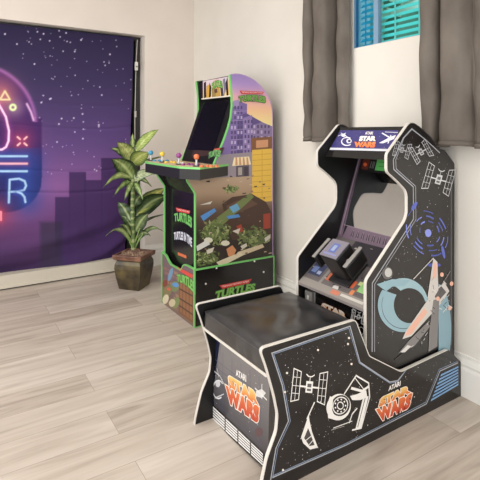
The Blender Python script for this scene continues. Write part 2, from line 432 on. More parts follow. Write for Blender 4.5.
    blend(np.exp(-(path([(27, 104), (31, 112), (33.5, 120)]) / 1.2) ** 2), (240, 190, 235), .9)
    def neon(p, c, wd=1.1, glow=None, e=.5):
        d = path(p); blend(np.exp(-(d / (wd * 3.2)) ** 2), glow or c, .34); blend(soft(d - wd, e), c, 1)
    neon([(-6, 96), (0, 106), (6, 117), (9, 131), (8.5, 141), (6, 147), (2, 149.5), (-6, 150)], (250, 208, 236), 1.1, (214, 90, 190))
    neon([(5, 91), (0.2, 99.5), (10, 99.5), (5, 91)], (236, 212, 166), .9, (210, 150, 120))
    ring = np.abs(np.hypot(px - 13, py - 107.3) - 2.6); blend(soft(ring - 1.2), (226, 240, 176), 1)
    for a, b in (((17.5, 137), (20, 139.2)), ((24.2, 139.2), (26.7, 137)), ((17.5, 145.3), (20, 143.2)), ((24.2, 143.2), (26.7, 145.3))): neon([a, b], (250, 196, 200), .9, (190, 70, 100))
    for y, c, gl in ((156.2, (166, 200, 232), (70, 100, 190)), (163.6, (240, 180, 196), (190, 80, 130)), (171.2, (166, 200, 232), (70, 100, 190))): neon([(-40, y), (26.8, y)], c, 1.1, gl)
    neon([(8.8, 202.5), (9.6, 179.6), (19, 178.6), (24.5, 181), (26, 185.5), (24, 190), (18, 191.5), (11, 191.8)], (166, 200, 234), 1.1, (66, 92, 190))
    neon([(17.5, 191.8), (21.5, 193.5), (24.4, 197), (25.3, 202)], (166, 200, 234), 1.1, (66, 92, 190))
    neon([(-4, 212), (1.0, 212), (1.0, 220)], (250, 150, 165), 1.0, (230, 70, 90))
    img = np.clip(img, 0, 255) / 255
    li = np.where(img <= .04045, img / 12.92, ((img + .055) / 1.055) ** 2.4)
    me = bpy.data.meshes.new('tapestry'); N = NU * NV
    co = np.stack([X, Y, Zt], -1).reshape(-1, 3)
    idx = np.arange(N).reshape(NV, NU); q = np.stack([idx[:-1, :-1], idx[:-1, 1:], idx[1:, 1:], idx[1:, :-1]], -1).reshape(-1, 4)
    me.vertices.add(N); me.vertices.foreach_set('co', co.ravel())
    me.loops.add(len(q) * 4); me.loops.foreach_set('vertex_index', q.ravel().astype(np.int32))
    me.polygons.add(len(q)); me.polygons.foreach_set('loop_start', np.arange(0, len(q) * 4, 4, dtype=np.int32)); me.polygons.foreach_set('use_smooth', np.ones(len(q), bool))
    ca = me.color_attributes.new('Col', 'FLOAT_COLOR', 'POINT'); ca.data.foreach_set('color', np.concatenate([li.reshape(-1, 3), np.ones((N, 1))], 1).ravel())
    me.update(calc_edges=True); me.validate(); me.materials.append(M_cloth)
    o = bpy.data.objects.new('tapestry', me); COL.objects.link(o)
    sd = o.modifiers.new('thickness', 'SOLIDIFY'); sd.thickness = .002
    return o
tag(tapestry(), 'purple starry night tapestry with neon gaming print covering the door opening', 'tapestry')

bc = thing('blind_cord', 'thin white cord with a small clip hanging beside the purple tapestry', 'cord', (-.578, .05, 1.1))
m = MB(); m.tube([(-.572, .06, 2.16), (-.585, .055, 1.95), (-.59, .05, 1.88), (-.60, .05, 1.4), (-.60, .05, 1.1)], .0035, (190, 185, 176)); m.build('cord', M_plastic, bc)
m = MB(); m.box((-.601, .03, 1.865), (-.575, .058, 1.945), (214, 210, 200)); m.tube([(-.588, .028, 1.90), (-.588, .035, 1.90)], .009, (120, 112, 104)); m.build('clip', M_plastic, bc, .004)
m = MB(); m.box((-.603, .04, 1.42), (-.587, .058, 1.48), (205, 200, 190)); m.build('clip', M_plastic, bc, .003)

# ------------------------------------------------------------------ curtains
def smooth_chain(P, k=8):
    out = []; n = len(P)
    for i in range(n - 1):
        a, b, c, d = (Vector(P[max(0, min(n - 1, j))]) for j in (i - 1, i, i + 1, i + 2))
        for j in range(k):
            t = j / k; out.append(.5 * ((2 * b) + (c - a) * t + (2 * a - 5 * b + 4 * c - d) * t * t + (3 * b - 3 * c + d - a) * t ** 3))
    out.append(Vector(P[-1])); return out
def curtain(name, plan, z0, z1, label, seed):
    P = smooth_chain(plan); nz = 40; rr = random.Random(seed); vs = []; fs = []; n = len(P)
    ph = [rr.uniform(0, 6) for _ in range(6)]
    for j in range(nz + 1):
        t = j / nz; z = z0 + (z1 - z0) * t
        for i, p in enumerate(P):
            u = i / n; k = 1 - t
            dx = .012 * math.sin(9 * u + 4 * t + ph[0]) * k + .007 * math.sin(23 * u - 13 * t + ph[1]) * k + .004 * math.sin(37 * t + 31 * u + ph[5]) * (.3 + .7 * k) + .004 * math.sin(31 * t + 17 * u + ph[2]) * k
            dy = .0035 * math.sin(7 * t + 12 * u + ph[3]) * k
            vs.append((min(-.012, p.x + dx), p.y + dy, z + .006 * math.sin(u * 14 + ph[4]) * (t == 0)))
    for j in range(nz):
        for i in range(n - 1): fs.append((j * n + i, j * n + i + 1, (j + 1) * n + i + 1, (j + 1) * n + i))
    mm = MB(); mm.shared(vs, fs); root = thing(name, label, 'curtain', (-.08, plan[0][1], z0), 'grey curtains at the window')
    o = mm.build('drape', M_curtain, root); s = o.modifiers.new('t', 'SOLIDIFY'); s.thickness = .003
    hm = MB(); row = [vs[i] for i in range(n)]
    hm.shared([(x - .0035, y, z + .02) for x, y, z in row] + [(x - .0035, y, z - .002) for x, y, z in row], [(i, i + 1, n + i + 1, n + i) for i in range(n - 1)])
    o2 = hm.build('hem', M_curtain, root); s = o2.modifiers.new('t', 'SOLIDIFY'); s.thickness = .003
    return root
curtain('curtain', [(-.03, -1.818), (-.10, -1.822), (-.125, -1.85), (-.125, -1.885), (-.10, -1.905), (-.03, -1.912), (-.03, -1.918), (-.11, -1.925), (-.15, -1.97), (-.15, -2.03), (-.125, -2.065), (-.02, -2.075), (-.02, -2.082), (-.06, -2.09), (-.07, -2.12), (-.06, -2.15), (-.03, -2.172)], 1.222, 2.62,
        'grey fabric curtain hanging at the corner side of the window', 3)
curtain('curtain', [(-.03, -2.712), (-.095, -2.718), (-.128, -2.745), (-.13, -2.785), (-.10, -2.812), (-.018, -2.82), (-.018, -2.828), (-.11, -2.835), (-.128, -2.88), (-.125, -2.935), (-.095, -2.975), (-.085, -2.99), (-.12, -3.02), (-.12, -3.07), (-.08, -3.14), (-.12, -3.2), (-.10, -3.25)], 1.208, 2.62,
        'grey fabric curtain hanging above the tall side of the space arcade machine', 8)

# ------------------------------------------------------------------ potted plant
pt = thing('potted_plant', 'leafy green and yellow dieffenbachia in a square bronze pot', 'plant', (-.80, -.497, 0))
M_pot = noise_color(mat('pot_glaze', rough=.35, spec=.6), (46, 36, 26), (104, 90, 52), 9, 5, lo=.38, hi=.68, bump=.3)
M_rim = noise_color(mat('pot_rim', rough=.5), (88, 54, 40), (140, 100, 78), 16, 5)
def sq(h, z, c=(-.80, -.497)):
    a = [math.radians(t) for t in (0, 90, 180, 270)]; return [(c[0] + h * math.cos(t + math.radians(-4)), c[1] + h * math.sin(t + math.radians(-4)), z) for t in a]
prof = [(.122, 0), (.128, .008), (.15, .09), (.165, .17), (.163, .205), (.148, .232), (.142, .238)]
m = MB()
for (h0, z0), (h1, z1) in zip(prof, prof[1:]):
    a, b = sq(h0, z0), sq(h1, z1)
    for k in range(4): m.face([a[k], a[(k + 1) % 4], b[(k + 1) % 4], b[k]])
m.face(list(reversed(sq(.122, 0))))
m.build('pot', M_pot, pt)
m = MB(); rp = [(.142, .236), (.176, .248), (.182, .275), (.178, .283), (.15, .283), (.148, .262)]
for (h0, z0), (h1, z1) in zip(rp, rp[1:]):
    a, b = sq(h0, z0), sq(h1, z1)
    for k in range(4): m.face([a[k], a[(k + 1) % 4], b[(k + 1) % 4], b[k]])
m.build('rim', M_rim, pt, .004)
m = MB(); m.face(sq(.152, .274)); 
for i in range(60):
    a, r = RND.uniform(0, 6.28), RND.uniform(0, .1); m.ball((-.8 + r * math.cos(a), -.497 + r * math.sin(a), .274), RND.uniform(.006, .013), seg=6)
m.build('soil', noise_color(mat('potting_soil', rough=.9), (120, 92, 74), (165, 138, 116), 40, 4), pt)
YP = -.497
def pp(px, py, dy=0.0): return at(px, py, (0, YP + dy, 0), Vector((0, 1, 0)))
m = MB(); base = pp(133.5, 247)
canes = [[pp(133.5, 249), pp(133, 230), pp(132.6, 215), pp(132.6, 200), pp(133, 186), pp(133, 172)]]
for c in canes:
    fine = smooth_chain(c, 7); n = len(fine)
    rad = [.019 - .005 * i / n + .0022 * ((i % 3) == 0) for i in range(n)]
    vs_cols = [(98, 120, 66) if (i % 3) else (150, 160, 108) for i in range(n)]
    for i in range(n - 1): m.tube([fine[i], fine[i + 1]], [rad[i], rad[i + 1]], vs_cols[i], seg=10, cap=False)
m.build('stem', M_leaf, pt)
def leaf(mb, a, b, wd, droop=.03, roll=0.0, dark=(52, 74, 40), light=(176, 184, 96), k=.5, cup=.15):
    """a curved blade from its base a to its tip b; pale along the midrib, green at the edge, with side veins"""
    A, B = Vector(a), Vector(b); d = B - A; Ln = d.length; t = d.normalized()
    vw = (CAMP - A).normalized(); side = t.cross(vw).normalized(); nr = side.cross(t).normalized()
    cr, sr = math.cos(roll), math.sin(roll); side, nr = side * cr + nr * sr, nr * cr - side * sr
    NL, NW = 22, 8; vs = []; vc = []; fs = []
    for i in range(NL + 1):
        u = i / NL; wv = wd * (math.sin(math.pi * min(1, u ** .75)) ** .85) * (1 - .25 * u) + .0008
        c = A + d * u + Vector((0, 0, droop)) * math.sin(math.pi * u) * 1.0 - Vector((0, 0, droop * .8)) * u * u
        for j in range(NW + 1):
            v = j / NW * 2 - 1
            p = c + side * v * wv + nr * (cup * wv * v * v + .0035 * math.sin(u * 20 + v * 2))
            vein = .5 + .5 * math.cos((u * 9 - abs(v) * 1.6) * 6.28)
            e = min(1, max(0, (abs(v) - (.30 + .5 * k)) / .22)); g = 1 - e * e * (3 - 2 * e)
            g *= (.55 + .45 * vein) * min(1, .35 + k)
            g *= 1 - .5 * max(0, u - .75) / .25
            vc.append(mix(dark, light, min(1, g)) if abs(v) > .02 else mix(light, (214, 220, 160), .5)); vs.append(p)
    for i in range(NL):
        for j in range(NW): fs.append((i * (NW + 1) + j, i * (NW + 1) + j + 1, (i + 1) * (NW + 1) + j + 1, (i + 1) * (NW + 1) + j))
    mb.shared(vs, fs, vcols=vc)
fo = MB()
YG, DG, MG = (206, 208, 128), (40, 56, 32), (164, 182, 108)
LV = [  # base px, tip px, depth of tip (+ behind), half width m, droop, roll, light, k
    ((135, 152), (158.5, 127.5), .02, .036, .02, .25, (188, 206, 112), .85),
    ((133, 149), (132.5, 133), .05, .022, .0, .5, (150, 170, 80), .5),
    ((134, 162), (117, 140), -.10, .052, .02, .1, YG, .72),
    ((132, 164), (149, 151), -.12, .058, .015, -.3, (182, 190, 100), .7),
    ((131, 160), (110, 146), .03, .030, .02, .6, MG, .45),
    ((134, 180), (112, 156), -.08, .062, .03, .2, (150, 168, 98), .5),
    ((131, 178), (102.5, 183), -.10, .024, .05, .2, (176, 188, 118), .7),
    ((132, 181), (157, 171), -.10, .034, .03, -.2, (206, 216, 176), .85),
    ((135, 166), (164, 155.5), .02, .009, .01, .3, (120, 118, 70), .5),
    ((133, 180), (152, 184), -.05, .018, .03, -.5, MG, .45),
    ((131, 182), (113, 194), -.10, .020, .03, .4, (160, 178, 112), .6),
    ((133, 182), (124, 199), -.14, .022, .02, .3, (168, 186, 118), .6),
    ((134, 183), (143, 198), -.12, .022, .02, -.3, (150, 172, 104), .6),
    ((137, 214), (165, 186), .10, .060, .02, .3, (196, 190, 92), .62),
    ((136, 216), (168, 193), .02, .058, .03, -.15, (104, 124, 74), .32),
    ((131, 222), (118, 200), .08, .045, .02, .4, (90, 110, 70), .3),
    ((132, 228), (122, 214), .04, .038, .02, -.3, (96, 116, 72), .35),
    ((134, 206), (142, 194), .06, .04, .02, .2, (90, 116, 60), .35),
    ((135, 232), (148, 212), -.10, .046, .02, .1, (116, 136, 82), .42),
    ((132, 243), (105.5, 229), -.10, .018, .07, .3, (168, 184, 120), .7),
    ((131, 236), (120, 222), -.06, .022, .03, .5, (150, 168, 104), .5),
    ((137, 242), (164, 226), -.08, .018, .06, -.3, (150, 170, 110), .6),
    ((137, 238), (151, 233), -.06, .022, .03, -.2, (126, 146, 90), .45),
    ((135, 228), (166, 212.5), .06, .008, .02, .2, (100, 110, 70), .4),
]
for a, b, dy, wd, dr_, rl, lt, k in LV:
    leaf(fo, pp(*a), pp(b[0], b[1], dy), wd * (1.35 if k < .6 else 1.25), dr_, rl, DG if k < .6 else (58, 80, 40), lt, k)
for a, b in (((134, 248), (140, 228)), ((132.5, 248), (127, 232)), ((135, 248), (143, 234)), ((133, 190), (127, 180)), ((133.5, 190), (140, 178))):
    fo.tube([pp(*a), pp((a[0] + b[0]) / 2 - .5, (a[1] + b[1]) / 2, -.01), pp(b[0], b[1], -.03)], [.008, .006, .004], (138, 168, 92), seg=6)
fo.build('foliage', M_leaf, pt)

# ------------------------------------------------------------------ upright four player arcade machine
K = (26, 24, 24); GREEN = (120, 196, 110)
tc = thing('arcade_machine', 'tall upright arcade machine with green trim, street artwork and four coloured joysticks', 'arcade machine', (-.42, -1.22, 0), 'arcade machines')
TY0, TY1 = -1.478, -.96      # outer faces of the two sides
TO = [(-.47, 1.672), (-.43, 1.680), (-.389, 1.681), (-.345, 1.674), (-.305, 1.661), (-.260, 1.641), (-.219, 1.614), (-.183, 1.580), (-.149, 1.536), (-.127, 1.497), (-.113, 1.45), (-.107, 1.40),
      (-.105, .06), (-.735, .06), (-.735, .872), (-.745, .89), (-.792, .955), (-.795, .975), (-.78, 1.03), (-.60, 1.05), (-.56, 1.135), (-.52, 1.218), (-.486, 1.30), (-.462, 1.38), (-.452, 1.46), (-.455, 1.56)]
NF = Vector((0, -1, 0))
# --- the side the photo shows, with its printed street scene
m = MB(); m.prism(TO, TY0, TY0 + .016, K)
a = Art(m, (0, TY0, 0), NF)
PXO = [(lambda q: (240 + FPX * q[0] / q[1], HY - FPX * (z - CAMP.z) / q[1]))(((x - CAMP.x) * math.cos(YAW) - (TY0 - CAMP.y) * math.sin(YAW), (x - CAMP.x) * math.sin(YAW) + (TY0 - CAMP.y) * math.cos(YAW))) for x, z in TO]
def clip(poly, pred_pt):   # Sutherland-Hodgman against a half plane given as (nx, ny, c): keep nx*x+ny*y>=c
    nx, ny, c = pred_pt; out = []
    for i in range(len(poly)):
        p, q = poly[i - 1], poly[i]; dp, dq = nx * p[0] + ny * p[1] - c, nx * q[0] + ny * q[1] - c
        if (dp >= 0) != (dq >= 0):
            t = dp / (dp - dq); out.append((p[0] + (q[0] - p[0]) * t, p[1] + (q[1] - p[1]) * t))
        if dq >= 0: out.append(q)
    return out
def clipped(shape):
    ar = sum(shape[i - 1][0] * shape[i][1] - shape[i][0] * shape[i - 1][1] for i in range(len(shape))); r = PXO
    for i in range(len(shape)):
        (x0, y0), (x1, y1) = shape[i - 1], shape[i]; nx, ny = -(y1 - y0), (x1 - x0)
        if ar < 0: nx, ny = -nx, -ny
        r = clip(r, (nx, ny, nx * x0 + ny * y0))
        if len(r) < 3: return None
    return r
def cp(shape, col):
    r = clipped(shape)
    if r: a.poly(r, col)
SKY = [(0, (150, 128, 186)), (.18, (176, 146, 196)), (.36, (226, 168, 178)), (.55, (238, 190, 150)), (.75, (240, 216, 150)), (1, (244, 230, 164))]
def sky(x, y): return ramp(SKY, (y - 74 - (x - 230) * .05) / 62)
for y in range(70, 150, 2): cp([(180, y), (290, y), (290, y + 2), (180, y + 2)], sky)
GROUND = [(0, (176, 158, 150)), (.2, (188, 166, 142)), (.5, (170, 142, 116)), (.72, (96, 76, 62)), (1, (52, 42, 38))]
def street(x, y): return ramp(GROUND, (y - 150) / 85)
for y in range(150, 290, 4): cp([(180, y), (290, y), (290, y + 4), (180, y + 4)], street)
a.up()
V1, V2, V3, V4 = (126, 106, 160), (98, 82, 134), (160, 140, 182), (84, 72, 112)
cp([(228, 104), (238, 101), (247, 104), (247, 165), (205, 168)], V1)
cp([(238, 116), (246, 113), (262, 122), (262, 162), (236, 165)], V2)
cp([(251, 126), (262, 122), (276, 128), (276, 160), (251, 163)], (136, 118, 156)); a.up()
cp([(233, 101), (239, 99.5), (239, 107), (233, 107)], V3); cp([(243, 118), (252, 115), (252, 160), (243, 160)], (142, 122, 172)); a.up()
for bx, by, ex, ey, sx, sy in ((231, 106, 243, 160, 3.2, 5.0), (244.5, 120, 251, 158, 3.2, 5), (253.5, 125, 271, 152, 3.6, 5.6)):
    y = by
    while y < ey:
        x = bx
        while x < ex:
            if inpoly(x, y, PXO) and inpoly(x + 2.4, y + 3, PXO) and inpoly(x, y + 3, PXO):
                a.poly([(x, y), (x + 1.7, y - .15), (x + 1.7, y + 3), (x, y + 3.15)], V4 if (int(x * 3 + y) % 3) else (186, 170, 204))
            x += sx
        y += sy
for y in (112, 121, 130, 140, 150): a.line([(max(231, 231 - (y - 125) * .4) if y > 125 else 231.5, y), (247, y - 1.2)], .004, V3)
a.up()
# shop front with a striped awning, door and window
cp([(219, 155), (252, 152), (252, 176), (210, 178)], (150, 138, 146)); a.up()
cp([(234, 157.5), (249, 156.5), (251, 164.5), (232, 166)], (236, 218, 178)); a.up()
for i in range(4): cp([(235.5 + i * 3.6, 157.4), (237 + i * 3.6, 157.3), (237.6 + i * 3.8, 165), (235.2 + i * 3.8, 165.2)], (200, 150, 110))
cp([(236, 166), (249, 165), (249, 176), (236, 177)], (92, 82, 92)); a.up(); cp([(238, 167.5), (242, 167.2), (242, 175), (238, 175.3)], (170, 160, 150)); cp([(244, 167), (248, 166.7), (248, 176), (244, 176.2)], (70, 60, 70)); a.up()
# a yellow painted roller shutter under a brown lintel
cp([(251, 138), (272, 136.5), (272, 150), (251, 152)], (128, 88, 62)); a.up()
cp([(252, 150), (272, 148.5), (272, 201), (252, 203)], (226, 184, 78)); a.up()
for i in range(9): a.line([(252.3, 155 + i * 5.4), (271.4, 153.6 + i * 5.4)], .004, (198, 152, 58))
a.line([(262, 150), (262, 202)], .006, (204, 158, 62)); a.up()
cp([(256, 140.5), (268, 139.6), (268, 147), (256, 148)], (206, 150, 112)); a.up()
# rusty barrel, planks and shrubs at the kerb
cp([(222, 204), (232, 197), (252, 194), (266, 202), (272, 214), (272, 240), (232, 240), (226, 222)], (74, 54, 44)); a.up()
cp([(226, 206), (236, 201), (250, 199), (258, 204), (240, 212), (230, 214)], (98, 74, 60)); a.up()
cp([(203, 228), (232, 206), (250, 193), (254, 197), (236, 213), (206, 240)], (112, 124, 74)); a.up()
cp([(229, 207), (237, 203.5), (240, 209), (233, 213)], (106, 158, 194)); a.up()
for c, r1, r2, n in (((215, 232), 17, 13, 150), ((253, 238), 16, 12, 140), ((207, 258), 13, 9, 70), ((231, 189), 7, 4, 30)):
    cp([(c[0] + r1 * (.82 + .1 * math.sin(t * 1.9)) * math.cos(t * .35), c[1] + r2 * (.82 + .12 * math.cos(t * 2.3)) * math.sin(t * .35)) for t in range(18)], (94, 106, 62)); a.up()
    for i in range(n):
        t, q = RND.uniform(0, 6.28), RND.random() ** .6; x, y = c[0] + r1 * q * math.cos(t), c[1] + r2 * q * math.sin(t); h = RND.uniform(0, 6.28); L_ = RND.uniform(1.4, 3.0)
        dx, dy = math.cos(h) * L_, math.sin(h) * L_
        cp([(x - dx, y - dy), (x - dy * .4, y + dx * .4), (x + dx, y + dy), (x + dy * .4, y - dx * .4)], RND.choice([(112, 124, 72), (136, 146, 90), (84, 98, 56), (58, 66, 42), (160, 166, 116), (100, 112, 66)])); a.k += .05
a.up()
cp([(200, 216), (214, 208), (216, 211), (203, 221)], (84, 136, 192)); cp([(226, 216), (238, 214), (240, 217), (228, 219)], (84, 136, 192)); a.up()
cp([(263, 214), (270, 213), (270, 228), (263, 229)], (158, 66, 50)); cp([(236, 226), (241, 224), (243, 231), (238, 233)], (158, 66, 50)); a.up()
for p in ((208, 240), (225, 243)): a.ell(p, 4.5, 2.8, (212, 206, 184), 9)
cp([(237, 252), (262, 244), (264, 247), (238, 257)], (204, 186, 156)); cp([(226, 249), (232, 245), (236, 250), (232, 258), (228, 256)], (206, 140, 96)); cp([(216, 262), (240, 252), (243, 255), (220, 267)], (214, 200, 170)); a.up()
cp([(196, 246), (206, 240), (210, 244), (197, 251)], (208, 206, 200)); a.up()
for q in (((199, 205), (212, 201), (210, 204)), ((206, 250), (214, 247), (212, 252), (207, 254)), ((240, 246), (246, 243), (247, 246), (242, 249)), ((264, 238), (270, 234), (270, 238), (265, 242)), ((232, 231), (240, 228), (238, 234))): cp(list(q), (206, 198, 184))
for i in range(40):
    x, y = RND.uniform(202, 270), RND.uniform(172, 256); cp([(x, y), (x + RND.uniform(1, 4), y - .5), (x + RND.uniform(1, 4), y + RND.uniform(.4, 1.2)), (x, y + .9)], RND.choice([(140, 116, 96), (86, 70, 58), (196, 172, 146), (60, 52, 44)]))
# logo
a.poly([(239, 90.6), (263.6, 91.9), (262.2, 94.2), (241, 94)], (196, 58, 56)); a.up()
a.text('TEENAGE MUTANT NINJA', [(241, 91.3), (262.5, 92.3), (261.8, 93.8), (241.6, 93.6)], (240, 226, 220), .0)
a.text('TURTLES', [(238.5, 95.6), (265, 96), (265, 102.4), (238.5, 101.6)], (120, 170, 82), .05, outline=.07, ocol=(44, 84, 44), arch=.25)
m.build('side_panel', M_print, tc)
m = MB(); m.prism(TO, TY1 - .016, TY1, K); m.build('side_panel', M_print, tc)
front = TO[13:] + TO[:1]
for y0, y1 in ((TY0 - .001, TY0 + .017), (TY1 - .017, TY1 + .001)):
    m = MB(); m.band(front, y0, y1, .003, .004, GREEN, sign=1); m.band(TO[:13], y0, y1, .002, .004, (178, 150, 190) if y0 < -1.4 else (70, 110, 66), sign=1); m.build('edge_trim', M_mold, tc)
YI0, YI1 = TY0 + .016, TY1 - .016
m = MB(); m.box((-.13, YI0, .06), (-.115, YI1, 1.40), K); m.build('back_panel', M_print, tc)
m = MB(); m.hexa([(-.46, YI0, 1.655), (-.12, YI0, 1.40), (-.12, YI1, 1.40), (-.46, YI1, 1.655), (-.46, YI0, 1.667), (-.112, YI0, 1.41), (-.112, YI1, 1.41), (-.46, YI1, 1.667)], K); m.build('top_panel', M_print, tc)
# marquee sign
m = MB(); m.hexa([(-.452, YI0, 1.535), (-.25, YI0, 1.535), (-.25, YI1, 1.535), (-.452, YI1, 1.535), (-.462, YI0, 1.668), (-.25, YI0, 1.645), (-.25, YI1, 1.645), (-.462, YI1, 1.668)], K)
mn = Vector((-.133, 0, -.010)).normalized(); a = Art(m, (-.457, -1.2, 1.6015), mn)
Q = [(200.8, 81.6), (229.6, 76.2), (230.3, 96.6), (201.6, 99.6)]
a.poly(Q, lambda x, y: ramp([(0, (206, 176, 190)), (.5, (226, 190, 120)), (1, (238, 214, 130))], (y - 77) / 22)); a.up()
def mq(u, v):
    return (200.8 + (229.6 - 200.8) * u + .75 * v, 81.6 * (1 - v) + 99.6 * v + ((76.2 - 81.6) * (1 - v) + (96.6 - 99.6) * v) * u)
a.poly([mq(.06, 0), mq(.45, 0), mq(.30, .45), mq(.06, .5)], (214, 196, 204)); a.poly([mq(.6, 0), mq(1, 0), mq(1, .6), mq(.8, .5)], (206, 190, 196))
for q, c in (((0, 0, .07, 0, .05, 1, 0, 1), (44, 36, 38)), ((.1, .1, .18, .05, .17, .9, .08, .95), (58, 46, 46)), ((.19, .3, .30, .22, .27, .95, .17, .95), (206, 158, 64)), ((.30, .12, .36, .4, .33, .9, .26, .95), (60, 48, 42)),
             ((.37, .45, .5, .38, .52, .95, .36, .95), (150, 128, 78)), ((.5, .5, .64, .42, .66, .95, .5, .95), (188, 148, 76)), ((.45, .55, .55, .5, .56, .72, .46, .75), (104, 72, 54)), ((.66, .45, .74, .2, .78, .95, .68, .95), (70, 66, 78)),
             ((.76, .1, .84, .05, .86, .6, .8, .95), (120, 116, 132)), ((.85, .3, .93, .0, .94, .95, .87, .95), (48, 44, 50)), ((.95, .2, 1, .15, 1, .9, .94, .9), (216, 176, 84))):
    a.poly([mq(*q[k:k + 2]) for k in (0, 2, 4, 6)], c)
a.up()
a.poly([mq(0, .93), mq(1, .93), mq(1, 1), mq(0, 1)], (224, 216, 200)); a.up()
a.text('TURTLES', [mq(.38, .16), mq(.74, .16), mq(.74, .5), mq(.38, .5)], (116, 176, 84), .05, outline=.06, ocol=(40, 70, 40), arch=.35)
m.build('marquee', M_gloss, tc)
# screen, leaning back between the sides
m = MB(); m.hexa([(-.60, YI0, 1.05), (-.50, YI0, 1.05), (-.50, YI1, 1.05), (-.60, YI1, 1.05), (-.42, YI0, 1.53), (-.33, YI0, 1.53), (-.33, YI1, 1.53), (-.42, YI1, 1.53)], (20, 18, 19))
sn = Vector((-.48, 0, .18)).normalized(); a = Art(m, (-.60, -1.2, 1.05), sn)
a.poly([(190.5, 157.6), (222, 153.6), (224.5, 147.2), (193.5, 150.4)], (62, 42, 42)); a.up()
a.poly([(211, 149.3), (220, 148.2), (219.6, 150.0), (211.5, 151.2)], (200, 86, 76)); a.up()
a.text('TURTLES', [(209, 151.6), (221.4, 150), (220, 156.4), (208, 158.2)], (112, 168, 104), .05, outline=.05, ocol=(40, 76, 44), arch=.3)
m.build('screen_bezel', M_print, tc)
m = MB(); 
def sp(u, y): return (-.60 + .18 * u + sn.x * .002, y, 1.05 + .48 * u + sn.z * .002)
m.face([sp(.22, YI0 + .05), sp(.22, YI1 - .05), sp(.95, YI1 - .05), sp(.95, YI0 + .05)])
m.face([sp(.22, YI1 - .05), sp(.22, YI0 + .05), sp(.20, YI0 + .05), sp(.20, YI1 - .05)])
m.build('screen', M_screen2, tc)
# control deck
ZD = 1.058; DP = [(-.87, -.92), (-.80, -.775), (-.47, -.965), (-.47, -1.473), (-.80, -1.668), (-.87, -1.52)]
def deck(mb, z0, z1, inset, col):
    c = Vector((-.68, -1.22)); P = [Vector(p) + (c - Vector(p)).normalized() * inset for p in DP]; n = len(P)
    mb.face([(p.x, p.y, z1) for p in reversed(P)], col); mb.face([(p.x, p.y, z0) for p in P], col)
    for i in range(n):
        p, q = P[i], P[(i + 1) % n]; mb.face([(p.x, p.y, z0), (q.x, q.y, z0), (q.x, q.y, z1), (p.x, p.y, z1)], col)
m = MB(); deck(m, ZD - .078, ZD - .012, .004, (30, 28, 28)); m.build('deck_box', M_print, tc)
m = MB(); deck(m, ZD - .0125, ZD, 0, GREEN); cd = m.build('deck_top', M_mold, tc)
m = MB(); deck(m, ZD, ZD + .001, .022, (206, 176, 140))
m.build('deck_artwork', M_print, tc)
def sticks(pos, col):
    x, y = pos; j = MB(); j.tube([(x, y, ZD), (x, y, ZD + .008)], .021, (40, 38, 38), seg=16); j.tube([(x, y, ZD + .008), (x, y, ZD + .05)], .006, (206, 206, 206)); j.build('joystick_shaft', M_plastic, tc)
    b = MB(); b.ball((x, y, ZD + .062), .0185, col, seg=18); b.build('joystick_ball', M_plastic, tc)
def dk(px, py): q = at(px, py, (0, 0, ZD), Vector((0, 0, 1))); return (q.x, q.y)
SK = (((164.6, 161), (62, 150, 190)), ((169.6, 162.6), (228, 196, 70)), ((182, 163.2), (140, 62, 130)), ((205.6, 163.8), (226, 116, 70)))
STK = [(-.80, -.86), (-.80, -1.08), (-.80, -1.36), (-.78, -1.58)]
for (px, c), p in zip(SK, STK):
    q = at(px[0], px[1] - 8, (p[0], 0, 0), Vector((1, 0, 0))); sticks((p[0], p[1]), c)
for i, (x, y, c) in enumerate([(x, y + dy, c) for (x, y), c in zip(STK, ((62, 150, 190), (228, 196, 70), (140, 62, 130), (226, 116, 70))) for dy in (-.06, -.1) for x in (x + .005, x + .045)]):
    b = MB(); b.tube([(x, y, ZD), (x, y, ZD + .009)], .0145, c, seg=14); b.ball((x, y, ZD + .009), .011, c, seg=10, sc=(1, 1, .4)); b.build('button', M_plastic, tc)
b = MB()
for y in (-1.17, -1.21, -1.25): b.tube([(-.72, y, ZD), (-.72, y, ZD + .008)], .012, (226, 222, 214), seg=12)
b.build('start_buttons', M_plastic, tc)
# front panel with its two logos
m = MB(); m.hexa([(-.705, YI0, .06), (-.69, YI0, .06), (-.69, YI1, .06), (-.705, YI1, .06), (-.705, YI0, .86), (-.69, YI0, .86), (-.69, YI1, .86), (-.705, YI1, .86)], K)
m.hexa([(-.705, YI0, .86), (-.69, YI0, .86), (-.69, YI1, .86), (-.705, YI1, .86), (-.77, YI0, .985), (-.74, YI0, .985), (-.74, YI1, .985), (-.77, YI1, .985)], (34, 31, 30))
a = Art(m, (-.705, 0, 0), Vector((-1, 0, 0)))
a.poly([(175.6, 207.4), (190.2, 210.8), (189.2, 214), (177, 211.4)], (206, 72, 66)); a.up()
a.text('TEENAGE MUTANT NINJA', [(176.6, 208.4), (189.4, 211.3), (189, 213.2), (177.4, 210.5)], (240, 220, 214), 0)
a.text('TURTLES', [(174.2, 212.5), (192, 216.2), (192, 227), (174.2, 220.4)], (120, 190, 104), .05, outline=.05, ocol=(40, 84, 44), arch=.3)
a.text('TURTLES IN TIME', [(174, 231), (192, 236.5), (192, 245.5), (174, 238.5)], (226, 226, 236), .03, outline=.03, ocol=(120, 120, 150), arch=.4)
a.poly([(178, 252.2), (186.5, 255.6), (186.5, 258.6), (178, 255)], (206, 104, 60))
m.build('front_panel', M_gloss, tc)
